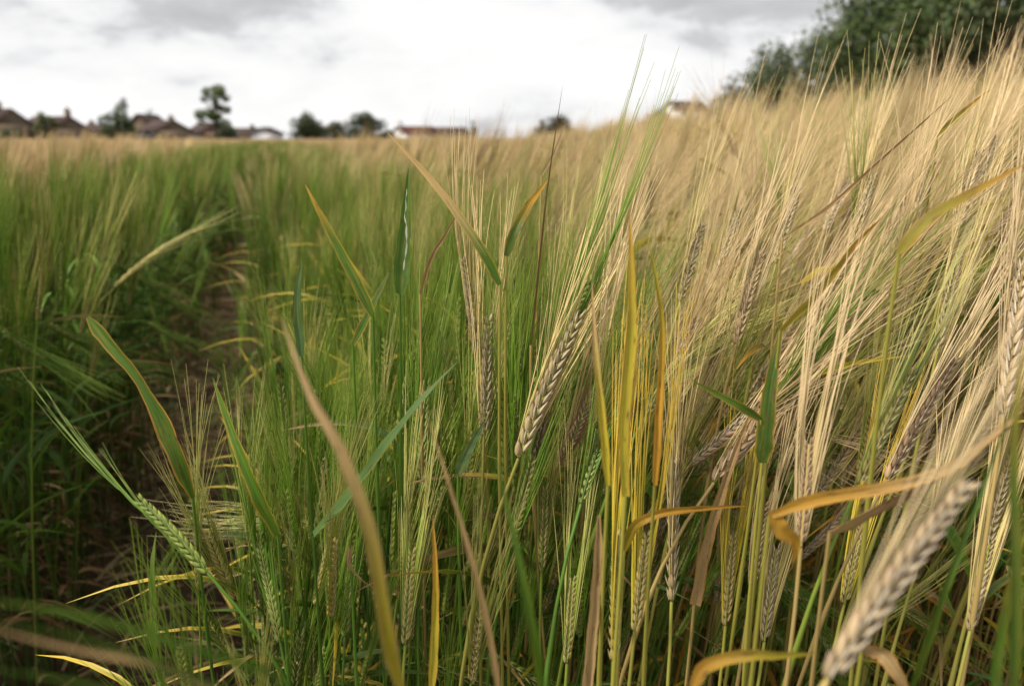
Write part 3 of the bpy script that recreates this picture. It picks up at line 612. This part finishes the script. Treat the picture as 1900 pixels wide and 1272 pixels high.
hero_tiller([(1428, 955, .37), (1520, 925, .365), (1640, 905, .36), (1760, 870, .355), (1840, 810, .35), (1905, 755, .345)], .0062, 'orange', 'barley shoot with long orange brown leaf sweeping to the right edge', tip='tan', tip_at=.4, edge='orange', twist=.8, stemk='mid',
            more=([[(1432, 950, .37), (1450, 985, .37), (1475, 1005, .372), (1470, 1050, .375)], .008, 'orange'],))
hero_tiller([(1540, 985, .40), (1620, 940, .39), (1720, 890, .38), (1905, 770, .36)], .0070, 'tan', 'barley shoot with rolled brown leaf under the orange brown leaf', tip='brown', tip_at=.5, fold=.9, stemk='tan')
hero_tiller([(1285, 1275, .34), (1310, 1235, .34), (1380, 1215, .335), (1440, 1215, .335), (1515, 1212, .34)], .0058, 'orange', 'barley shoot with blurred orange leaf at the bottom edge', tip='yellow', tip_at=.5, stemk='mid')
hero_tiller([(1600, 1205, .36), (1635, 1210, .355), (1665, 1250, .35), (1690, 1300, .35)], .0085, 'tan', 'barley shoot with folded tan leaf below the nearest ear', edge='orange', stemk='mid')
hero_tiller([(1412, 778, .50), (1370, 752, .50), (1330, 730, .505), (1288, 708, .51)], .0058, 'green', 'barley shoot with small dark green leaf pointing left at centre right', edge='orange', stemk='mid')
hero_tiller([(358, 922, .56), (330, 850, .55), (300, 780, .55), (255, 700, .555), (205, 640, .56), (163, 588, .565)], .0135, 'green', 'barley shoot with broad green orange-edged leaf over the wheel track', edge='orange', tip='green', fold=.3, down=(420, 1272, .62), prof=np.clip(np.interp(np.linspace(0, 1, 22), [0, .12, .35, .55, .7, .9, 1], [.35, .8, 1, .5, .55, .75, .2]), 0, 1))
hero_tiller([(516, 992, .53), (480, 920, .52), (450, 850, .52), (420, 770, .53), (395, 700, .54)], .0105, 'green', 'barley shoot with plain green leaf at the left edge of the crop', edge='yellow', down=(560, 1272, .6))
hero_tiller([(1448, 612, .50), (1520, 540, .50), (1585, 455, .505), (1640, 400, .51)], .0050, 'yellow', 'barley shoot with thin yellow leaf rising right from the green yellow-edged leaf', tip='orange', stemk='mid')
hero_tiller([(1668, 470, .40), (1720, 410, .395), (1800, 360, .39), (1905, 303, .385)], .0070, 'yellow', 'barley shoot with broad yellow green leaf reaching the right edge', tip='orange', tip_at=.7, edge='orange', stemk='mid', down=(1690, 900, .46), face=(-.7, -.7, .5))
hero_tiller([(1452, 442, .62), (1530, 390, .62), (1620, 310, .63), (1770, 175, .65)], .0034, 'tan', 'barley shoot with thin brown leaf sloping up through the tan awns', tip='brown', fold=.8, stemk='tan')
hero_tiller([(1160, 920, .42), (1158, 780, .42), (1172, 600, .42), (1168, 390, .43)], .0066, 'yellow', 'barley shoot with tall upright yellow leaf at centre', tip='orange', tip_at=.85, edge='orange', fold=.5, stemk='mid', prof=np.interp(np.linspace(0, 1, 22), [0, .3, .6, .85, 1], [.7, .9, 1, .5, .05]))
hero_tiller([(1215, 900, .46), (1222, 760, .46), (1228, 600, .46), (1205, 450, .46)], .0050, 'orange', 'barley shoot with slim orange leaf beside the tall yellow leaf', tip='yellow', fold=.7, stemk='mid')
hero_tiller([(1128, 900, .44), (1118, 780, .44), (1105, 650, .44), (1098, 520, .45)], .0048, 'yellow', 'barley shoot with slim yellow leaf left of the tall yellow leaf', tip='tan', fold=.7, stemk='mid')
hero_tiller([(800, 1290, .50), (806, 1180, .50), (808, 1070, .50), (803, 955, .50)], .0058, 'yellow', 'barley shoot with upright yellow brown blade at the lower centre', tip='orange', edge='orange', fold=.5)
hero_tiller([(1085, 1290, .46), (1098, 1150, .46), (1106, 1050, .46), (1110, 955, .46)], .0070, 'tan', 'barley shoot with stiff straw coloured sheath at the bottom centre', fold=.9, stemk='tan', prof=np.interp(np.linspace(0, 1, 22), [0, .8, 1], [1, .8, .3]))
hero_tiller([(1288, 1120, .56), (1310, 1010, .56), (1345, 890, .56), (1390, 770, .57)], .0085, 'tan', 'barley shoot with straw coloured sheath along the purplish ear', fold=.9, edge='orange', stemk='tan', prof=np.interp(np.linspace(0, 1, 22), [0, .6, 1], [1, .8, .2]))
hero_tiller([(288, 1210, .56), (286, 1130, .56), (284, 1050, .56), (290, 985, .57)], .0070, 'green', 'barley shoot with dark streaked green blade at the lower left', edge='brown', down=(330, 1272, .62))
hero_tiller([(650, 1010, .55), (645, 1045, .55), (665, 1072, .55), (700, 1095, .55)], .0048, 'tan', 'barley shoot with small curled bleached leaf tip', fold=.6, twist=2.0, face=(.4, -1, .4))
hero_tiller([(1010, 1300, .30), (985, 1150, .29), (955, 1000, .29), (915, 830, .30)], .0034, 'green', 'out of focus green blade leaning left at the lower centre', tip='green', fold=.6)
hero_tiller([(930, 1300, .34), (905, 1150, .335), (860, 980, .33), (790, 760, .34)], .0030, 'tan', 'out of focus tan blade crossing behind the green blade', tip='tan', fold=.8)
hero_tiller([(1880, 1300, .24), (1885, 1050, .24), (1880, 850, .245), (1895, 640, .25)], .0040, 'green', 'out of focus green blade standing at the right edge', tip='yellow', tip_at=.8, fold=.5)
hero_tiller([(1680, 1300, .34), (1740, 1120, .33), (1800, 960, .33), (1890, 720, .34)], .0040, 'green', 'out of focus thin green blade right of the nearest ear', fold=.8)
hero_tiller([(1840, 1300, .30), (1855, 1180, .30), (1875, 1080, .30), (1912, 960, .31)], .0040, 'green', 'out of focus green blade in the lower right corner', tip='yellow', fold=.6)
hero_tiller([(420, 1290, .20), (300, 1235, .19), (150, 1205, .185), (-40, 1160, .18)], .0018, 'tan', 'out of focus grey straw crossing the lower left corner', tip='tan', fold=.9, stemk='tan', down=(520, 1272, .30))
for k, (y0, y1, lab) in enumerate(((1110, 1220, 'upper'), (1150, 1285, 'middle'), (1235, 1330, 'lowest'))):
    hero_tiller([(520, y1 + 30, .19), (330, (y0 + y1) / 2 + 25, .18), (150, y0 + 28, .175), (-40, y0, .17)], .0022, 'green', 'out of focus green blade across the lower left corner, %s of three' % lab, fold=.8, down=(560, 1272, .30))
hero_tiller([(560, 660, .58), (552, 560, .58), (560, 480, .585)], .0070, 'blue', 'barley shoot with short blue green blade at the crop edge', fold=.4)
hero_tiller([(655, 640, .62), (690, 570, .62), (722, 505, .625)], .0068, 'green', 'barley shoot with small bright green blade pointing up right', edge='yellow')
hero_tiller([(850, 880, .58), (868, 840, .58), (900, 780, .585)], .0085, 'blue', 'barley shoot with short blue green blade behind the tan blurred blade', fold=.4)
hero_tiller([(1005, 325, .75), (1030, 280, .76), (1048, 230, .77)], .0035, 'tan', 'barley shoot with dry leaf tip near the horizon at centre', stemk='tan')
hero_tiller([(1740, 250, .75), (1790, 205, .76), (1840, 165, .77)], .0055, 'yellow', 'barley shoot with yellow leaf tip high in the tan awns', tip='orange', stemk='mid')
hero_tiller([(780, 545, .60), (800, 480, .60), (830, 430, .605), (855, 385, .61)], .0028, 'brown', 'barley shoot with rolled grey brown leaf right of the scarred leaf', fold=1.0, stemk='tan')

# white feeding trail on the scarred upright leaf
_sc = [o for o in COL.objects if o.get('label', '').startswith('barley shoot with upright dark green leaf scarred')][0]
_b = B(); _P = catmull([at(750, 500, .5495), at(755, 440, .5515), at(752, 400, .5545), at(756, 350, .5585)], 18) - np.array(_sc.location)
_P[:, 0] += np.random.default_rng(5).normal(0, .00028, 18); _P[:, 1] -= .0012
_b.leaf(_P, .0015, FACE, np.full((18, 3), .34) * C(1, 1.02, .8), np.full((18, 3), .26) * C(1, 1.05, .6), fold=0, across=3, prof=np.array([.5, .9, .2, 1, .7, .12, .8, 1, .9, .15, .7, .5, .1, .6, .4, .1, .5, .2]))
link('leaf_scar', _b.mesh('leaf_scar', M_LIT), _sc)

# ---- the standing crop ------------------------------------------------------------------------------
VAR = {}
def variants(key, n, kind, seed0, **kw):
    VAR[key] = []
    for i in range(n):
        kd = kind[i % len(kind)]; p = gen_plant(seed0 + i, kd, **kw)
        VAR[key].append(dict(stem=p['stem'].mesh('stem', M_STEM), ear=p['ear'].mesh('ear', M_GRAIN), awns=p['awns'].mesh('awns', M_AWN), leaves=[l.mesh('leaf', M_LEAF) for l in p['leaves']]))
LK_R = ('yellow', 'green', 'tan', 'orange', 'green'); LK_G = ('green', 'green', 'blue', 'green', 'green', 'yellow'); LK_L = ('green', 'blue', 'blue', 'green', 'green')
RIPE = ('ripe', 'tan', 'mid', 'purple', 'ripe', 'tan'); GRN = ('green', 'green', 'mid', 'green', 'green'); LEFT = ('left', 'green', 'mid', 'green')
variants('ripe', 9, RIPE, 300, droop_p=0.0, tilt=(10, 38), leafkinds=LK_R, awn_len=.155, spread=.16, thick=.88)
variants('green', 9, GRN, 330, tilt=(2, 24), leafkinds=LK_G, tips=('yellow', None, 'tan', None), nleaf=(2, 4), droop_p=0.0)
def inst_set(key, n, kind, seed0, lod, **kw):
    VAR[key] = [merged(gen_plant(seed0 + i, kind[i % len(kind)], lod=lod, **kw)) for i in range(n)]
def source(key):
    return [bpy.data.objects.new('crop_source', b.mesh(key, M_MIX)) for b in VAR[key]]
inst_set('ripe1', 9, RIPE, 400, 1, tilt=(14, 40), leafkinds=LK_R, thick=1.0, awn_len=.155, droop_p=.02, spread=.18)
inst_set('green1', 8, GRN, 430, 1, tilt=(2, 22), leafkinds=LK_G, tips=('yellow', None, 'tan', None), nleaf=(2, 5))
inst_set('left1', 9, LEFT, 460, 1, tilt=(4, 34), leafkinds=LK_L, tips=('tan', None, None, None), nleaf=(3, 6), droop_p=.03, thick=1.3)
inst_set('wall1', 9, ('green', 'green', 'mid', 'green'), 480, 1, tilt=(4, 30), leafkinds=LK_L, tips=('tan', None, None, None), nleaf=(4, 7), droop_p=.03, thick=1.2)
inst_set('green2', 8, GRN, 560, 2, tilt=(4, 30), leafkinds=LK_L, tips=('tan', None, None, None), nleaf=(3, 6), thick=1.8)
inst_set('ripe2', 10, ('tan', 'ripe', 'tan', 'tan', 'mid'), 500, 2, tilt=(14, 42), leafkinds=LK_R, thick=1.7)
inst_set('left2', 10, ('left', 'tan', 'tan', 'ripe', 'tan'), 530, 2, tilt=(6, 38), leafkinds=LK_L, tips=('tan', None, None, None), nleaf=(2, 5), thick=2.6)
def clump(key, src, n, half, seed, twist=.6, tint=.12, every=1):
    r = np.random.default_rng(seed); b = B()
    arr = [v.arrays() for v in VAR[src]]
    for i in range(n):
        a = r.normal(0, twist); s = r.uniform(.88, 1.1); ca, sa = math.cos(a) * s, math.sin(a) * s
        m = np.eye(4); m[:2, :2] = [[ca, -sa], [sa, ca]]; m[2, 2] = s; m[:2, 3] = r.uniform(-half, half, 2)
        b.merge(arr[r.integers(len(arr))], m, r.uniform(1 - tint, 1 + tint))
    return b
for nm, src, cnt, half in (('ripeC', 'ripe2', 26, .17), ('leftC', 'left2', 26, .17), ('ripeF', 'ripe2', 110, .62), ('leftF', 'left2', 110, .62)):
    VAR[nm] = [clump(nm, src, cnt, half, 600 + i) for i in range(4)]

def gn_stuff(name, key, pts, rot, scl, label, tilt=None):
    pts = np.asarray(pts, float); 
    if not len(pts): return None
    me = bpy.data.meshes.new(name); me.vertices.add(len(pts)); me.vertices.foreach_set('co', pts.ravel().astype(np.float32))
    e = np.zeros((len(pts), 3)); e[:, 2] = rot
    if tilt is not None: e[:, :2] = tilt
    a = me.attributes.new('rot', 'FLOAT_VECTOR', 'POINT'); a.data.foreach_set('vector', e.ravel().astype(np.float32))
    a = me.attributes.new('scl', 'FLOAT', 'POINT'); a.data.foreach_set('value', np.asarray(scl, np.float32))
    o = link(name, me); tag(o, label, 'barley', kind='stuff')
    g = bpy.data.node_groups.new(name, 'GeometryNodeTree')
    g.interface.new_socket('Geometry', in_out='INPUT', socket_type='NodeSocketGeometry'); g.interface.new_socket('Geometry', in_out='OUTPUT', socket_type='NodeSocketGeometry')
    gi, go = N('NodeGroupInput', g), N('NodeGroupOutput', g); L = g.links.new
    j = N('GeometryNodeJoinGeometry', g)
    for s in source(key):
        oi = N('GeometryNodeObjectInfo', g); oi.inputs['Object'].default_value = s; oi.inputs['As Instance'].default_value = True
        L(oi.outputs['Geometry'], j.inputs[0])
    mp = N('GeometryNodeMeshToPoints', g); L(gi.outputs[0], mp.inputs[0])
    ip = N('GeometryNodeInstanceOnPoints', g); L(mp.outputs[0], ip.inputs['Points']); L(j.outputs[0], ip.inputs['Instance'])
    ip.inputs['Pick Instance'].default_value = True
    rv = N('FunctionNodeRandomValue', g, data_type='INT'); rv.inputs[5].default_value = 9999
    L([s for s in rv.outputs if s.enabled][0], ip.inputs['Instance Index'])
    na = N('GeometryNodeInputNamedAttribute', g, data_type='FLOAT_VECTOR'); na.inputs[0].default_value = 'rot'
    e2r = N('FunctionNodeEulerToRotation', g); L(na.outputs[0], e2r.inputs[0]); L(e2r.outputs[0], ip.inputs['Rotation'])
    ns = N('GeometryNodeInputNamedAttribute', g, data_type='FLOAT'); ns.inputs[0].default_value = 'scl'; L(ns.outputs[0], ip.inputs['Scale'])
    L(ip.outputs[0], go.inputs[0])
    md = o.modifiers.new('instances', 'NODES'); md.node_group = g
    return o

# candidates close to the camera
def scatter(x0, x1, y0, y1, density):
    n = int((x1 - x0) * (y1 - y0) * density)
    # jittered grid, so the stand is even like a drilled crop
    s = math.sqrt(1 / density); X, Y = np.meshgrid(np.arange(x0, x1, s), np.arange(y0, y1, s))
    X = X + rng.uniform(-.5, .5, X.shape) * s; Y = Y + rng.uniform(-.5, .5, Y.shape) * s
    return np.stack([X.ravel(), Y.ravel()], 1)
EDGE_R, EDGE_L = .34, .0
def edge_wob(y): return .03 * np.sin(y * 5.3) + .02 * np.sin(y * 13.1 + 1)
def narrow(y): return sstep(1.4, 3.2, y)          # the crop closes over the track further off
NEAR_END = 2.3
P = scatter(-2.6, 2.6, .1, NEAR_END + .2, 900)
P2 = scatter(-.40, .10, .50, .86, 1500); P2 = P2[P2[:, 1] > .54 + .35 * np.maximum(P2[:, 0], -.12)]
P3 = scatter(.04, .75, .64, 1.0, 1200); n_short = len(P2) + len(P3); P = np.concatenate([P, P2, P3])
short = np.zeros(len(P), bool); short[len(P) - n_short:] = True; short3 = np.zeros(len(P), bool); short3[len(P) - len(P3):] = True
u = track_u(P[:, 0], P[:, 1]) + edge_wob(P[:, 1]) + .02 * short; dist = np.hypot(P[:, 0], P[:, 1])
inside = (dist < NEAR_END) & (np.abs(P[:, 0]) < .78 * P[:, 1] + .45)
right = inside & (u > EDGE_R - .06 * narrow(P[:, 1])) & ((P[:, 1] > .60 + .06 * np.sin(P[:, 0] * 9) + .09 * sstep(.0, .15, P[:, 0])) | short)
left = inside & (u < EDGE_L + .0 * narrow(P[:, 1])) & (dist > 1.3)
gz = ground_z(P[:, 0], P[:, 1])
greenish = (short & ~short3) | (short3 & (rng.random(len(P)) < .35)) | (u < .62 + .12 * np.sin(P[:, 1] * 7)) | ((P[:, 0] < .0) & (rng.random(len(P)) < .75)) | ((P[:, 0] < .12) & (rng.random(len(P)) < .14))
# individuals: those that show largest
N_IND = 300 - hero_n
edge_h = 1 - .30 * (1 - sstep(EDGE_R - .02, EDGE_R + .24, u)) * (1 - sstep(1.0, 2.2, P[:, 1]))
edge_h = np.where(short, rng.uniform(.70, .92, len(P)), edge_h)
tipz = np.stack([P[:, 0] + .08, P[:, 1], gz + .8], 1); px, py, dep = project(tipz)
vis = right & (~short | (rng.random(len(P)) < .6)) & (px > -30) & (px < 1930) & (dep > .3)
order = np.argsort(np.where(vis, dep, 99)); ind = order[:N_IND]; is_ind = np.zeros(len(P), bool); is_ind[ind] = True
def scale_for(x, y, n): return rng.uniform(.93, 1.10, n)
LM = [('the long pale herringbone ear', 1020, 700), ('the purplish leaning ear', 1410, 790), ('the high brown ear', 1390, 550), ('the longest purple tinged ear', 1710, 770),
      ('the upright pale ear at right', 1760, 560), ('the large ear at the right edge', 1880, 620), ('the straight upright brown ear', 1249, 980), ('the ear leaning over the track', 320, 990),
      ('the slim whitish ear', 903, 700), ('the scarred upright leaf', 752, 430), ('the long diagonal dry tipped leaf', 830, 380), ('the short orange tipped leaf', 980, 400),
      ('the narrow orange tipped leaf', 630, 460), ('the broad blue green leaf', 720, 820), ('the tall yellow leaf', 1165, 640), ('the plain green leaf at the crop edge', 455, 850),
      ('the broad yellow green leaf at right', 1780, 390), ('the thin brown sloping leaf', 1600, 320), ('the dark green awn tuft', 1180, 250), ('the yellow leaf tip in the awns', 1790, 205),
      ('the nearest blurred ear', 1660, 1080), ('the stiff straw sheath', 1098, 1100), ('the orange brown sweeping leaf', 1640, 905), ('the brown and yellow blurred leaf', 640, 900)]
med = float(np.median(P[ind, 1]))
for i in ind:
    gr = bool(greenish[i]); key = 'green' if gr else 'ripe'; vs_ = VAR[key]; v = vs_[rng.integers(len(vs_))]
    root = link('barley_plant', None, loc=(P[i, 0], P[i, 1], gz[i])); s = float(rng.uniform(.95, 1.12)) * (1 + .12 * float(sstep(.1, .6, P[i, 0]))) * float(edge_h[i]); root.scale = (s, s, s)
    root.rotation_euler = (rng.normal(0, .04), rng.normal(0, .05), rng.normal(0, .9) if gr else rng.normal(0, .6))
    ex, ey, _ = project(np.array([P[i, 0] + .06, P[i, 1], gz[i] + .7]))
    lm = min(LM, key=lambda q: (q[1] - ex) ** 2 + (q[2] - ey) ** 2)[0]
    tag(root, ('green upright' if gr else 'tan bristled') + ' barley plant ' + ('close' if P[i, 1] < med else 'well') + ' behind ' + lm, 'barley', ('green plants ' if gr else 'tan plants ') + ('close' if P[i, 1] < med else 'well') + ' behind ' + lm)
    link('stem', v['stem'], root)
    for l in v['leaves']: link('leaf', l, root)
    e = link('ear', v['ear'], root); link('awns', v['awns'], e)
z3 = lambda m: np.stack([P[m, 0], P[m, 1], gz[m]], 1)
m = right & ~is_ind & ~greenish; n = m.sum()
gn_stuff('tan_barley_crop', 'ripe1', z3(m), rng.normal(0, .6, n), rng.uniform(.93, 1.13, n) * edge_h[m], 'dense tan bristled barley filling the right of the field', rng.normal(0, .05, (n, 2)))
m = right & ~is_ind & greenish; n = m.sum()
gn_stuff('green_barley_crop', 'green1', z3(m), rng.normal(0, .9, n), rng.uniform(.93, 1.08, n) * edge_h[m], 'dense green barley along the right edge of the wheel track', rng.normal(0, .05, (n, 2)))
wall = left & (u > EDGE_L - .40); m = left & ~wall; n = m.sum(); lp = [z3(m)]
# edge rows of the track further off, built from single plants
E = scatter(-6, 1.2, 1.5, 9, 330); ue = track_u(E[:, 0], E[:, 1]) + edge_wob(E[:, 1]); de = np.hypot(E[:, 0], E[:, 1])
el = (ue < EDGE_L) & (ue > EDGE_L - .42) & (de > NEAR_END); er = (ue > EDGE_R - .06) & (ue < EDGE_R + .42) & (de > NEAR_END)
e3 = lambda k: np.stack([E[k, 0], E[k, 1], ground_z(E[k, 0], E[k, 1])], 1)
W_ = scatter(-6, .3, 1.2, 8, 34); uw = track_u(W_[:, 0], W_[:, 1]); kw = (uw > EDGE_L + .02) & (uw < EDGE_R - .04) & ((uw < .09) | (uw > .26)) & (W_[:, 1] < 3.2); W_ = W_[kw]
wp = np.concatenate([z3(wall), e3(el & (ue > EDGE_L - .25))]); n = len(wp)
gn_stuff('green_track_wall', 'wall1', wp, rng.normal(0, 1.0, n), rng.uniform(.90, 1.06, n), 'deep green barley forming the left wall of the wheel track', rng.normal(0, .06, (n, 2)))
lp = np.concatenate([lp[0], e3(el & (ue <= EDGE_L - .25)), e3(er), np.stack([W_[:, 0], W_[:, 1], ground_z(W_[:, 0], W_[:, 1])], 1)]); n = len(lp); lsc = rng.uniform(.92, 1.06, n); lsc[n - len(W_):] *= rng.uniform(.35, .75, len(W_))
gn_stuff('green_barley_stand', 'left1', lp, rng.normal(0, 1.0, n), lsc, 'green barley with tan bristles standing along both sides of the wheel track', rng.normal(0, .06, (n, 2)))
E = scatter(-13, -.5, 8, 32, 200); ue = track_u(E[:, 0], E[:, 1]) + edge_wob(E[:, 1])
k = ((ue < EDGE_L) & (ue > EDGE_L - .5)) | ((ue > EDGE_R - .06) & (ue < EDGE_R + .5)); k &= E[:, 1] > 8.6
n = k.sum(); gn_stuff('green_track_margin', 'green2', e3(k), rng.normal(0, 1.0, n), rng.uniform(.9, 1.03, n), 'greener barley margins of the wheel track running towards the houses', rng.normal(0, .06, (n, 2)))
# clumps further off
Q = scatter(-9, 9, 1.6, 10, 15); uq = track_u(Q[:, 0], Q[:, 1]); dq = np.hypot(Q[:, 0], Q[:, 1])
ok = (dq > NEAR_END - .05) & (dq < 10) & (np.abs(Q[:, 0]) < .85 * Q[:, 1] + .8)
def near_edge(uu): return ((uu > EDGE_R + .5) | (uu < EDGE_L - .5))
for nm, lab, mk in (('tan_barley_field', 'tan barley of the middle distance right of the track', ok & (uq > EDGE_R + .5)), ('left_barley_field', 'barley of the middle distance left of the track', ok & (uq < EDGE_L - .5))):
    k = mk.sum(); gn_stuff(nm, 'ripeC' if nm[0] == 't' else 'leftC', np.stack([Q[mk, 0], Q[mk, 1], ground_z(Q[mk, 0], Q[mk, 1])], 1), rng.normal(0, .35, k), rng.uniform(.92, 1.08, k), lab)
F1 = scatter(-45, 45, 9, 40, .95); F2 = scatter(-110, 110, 39, 112, .34)
F = np.concatenate([F1, F2]); sf = np.concatenate([np.ones(len(F1)), np.full(len(F2), 1.0)]); uf = track_u(F[:, 0], F[:, 1]); df = np.hypot(F[:, 0], F[:, 1])
okf = (df > 9.6) & (np.abs(F[:, 0]) < .9 * F[:, 1] + 2) & ((uf > EDGE_R + .45) | (uf < EDGE_L - .45) | (F[:, 1] > 33))
okf &= ~((F[:, 0] > .2 * F[:, 1]) & (F[:, 1] > 36))
k = okf.sum(); gn_stuff('far_barley_field', 'leftF', np.stack([F[okf, 0], F[okf, 1], ground_z(F[okf, 0], F[okf, 1])], 1), rng.normal(0, .5, k), rng.uniform(.95, 1.06, k) , 'pale tan barley field running back to the houses')

# ------------------------------------------------------------------ litter and weeds in the wheel track
def litter():
    r = np.random.default_rng(77); b = B(); n = 1700
    y = r.uniform(.7, 7, n) ** 1.0; uu = r.normal(.17, .17, n)
    x = (uu - CAM_U - TN[1] * y) / TN[0]
    z = ground_z(x, y)
    for i in range(n):
        a = r.uniform(0, math.pi); L = r.uniform(.04, .22); d = np.array([math.cos(a), math.sin(a), 0]); s = np.linspace(-.5, .5, 5)[:, None]
        P_ = np.array([x[i], y[i], z[i] + r.uniform(.004, .03)]) + s * d * L + np.array([0, 0, 1]) * (.02 * r.random() * (1 - 4 * s ** 2)) + np.array([0, 0, 1]) * s * r.normal(0, .02)
        c = [C(.40, .27, .13), C(.30, .19, .09), C(.46, .34, .18), C(.14, .19, .05)][r.integers(4)] * r.uniform(.6, 1.15)
        if r.random() < .5: b.tubes(P_, .0014, c, 4)
        else: b.leaf(P_, r.uniform(.004, .009), r.normal(size=3) + C(0, 0, 1), np.repeat(c[None], 5, 0), np.repeat(c[None], 5, 0), twist=r.normal(0, 1), across=3, seed=r.random())
    o = link('straw_litter', b.mesh('straw_litter', M_LIT)); tag(o, 'dry straw and fallen leaves lying in the wheel track', 'straw', kind='stuff')
litter()
def clods():
    r = np.random.default_rng(78); b = B(); n = 500
    y = r.uniform(.8, 5, n); uu = r.normal(.17, .14, n); x = (uu - CAM_U - TN[1] * y) / TN[0]; z = ground_z(x, y)
    for i in range(n):
        s = r.uniform(.006, .028); a = nrm(r.normal(size=3)); w_ = r.normal(size=3)
        bodies(b, np.array([[x[i], y[i], z[i]]]) - a * s * .5, a[None], w_[None], s, s * .55, C(.17, .11, .065) * r.uniform(.6, 1.3), 1)
    o = link('soil_clods', b.mesh('soil_clods', M_LIT)); tag(o, 'crumbly brown soil clods in the wheel track', 'soil', kind='stuff')
clods()
print('heroes', hero_n, 'near stuff', int((right & ~is_ind).sum()), 'left', len(lp), 'clumps', int(ok.sum()), 'far', int(okf.sum()))
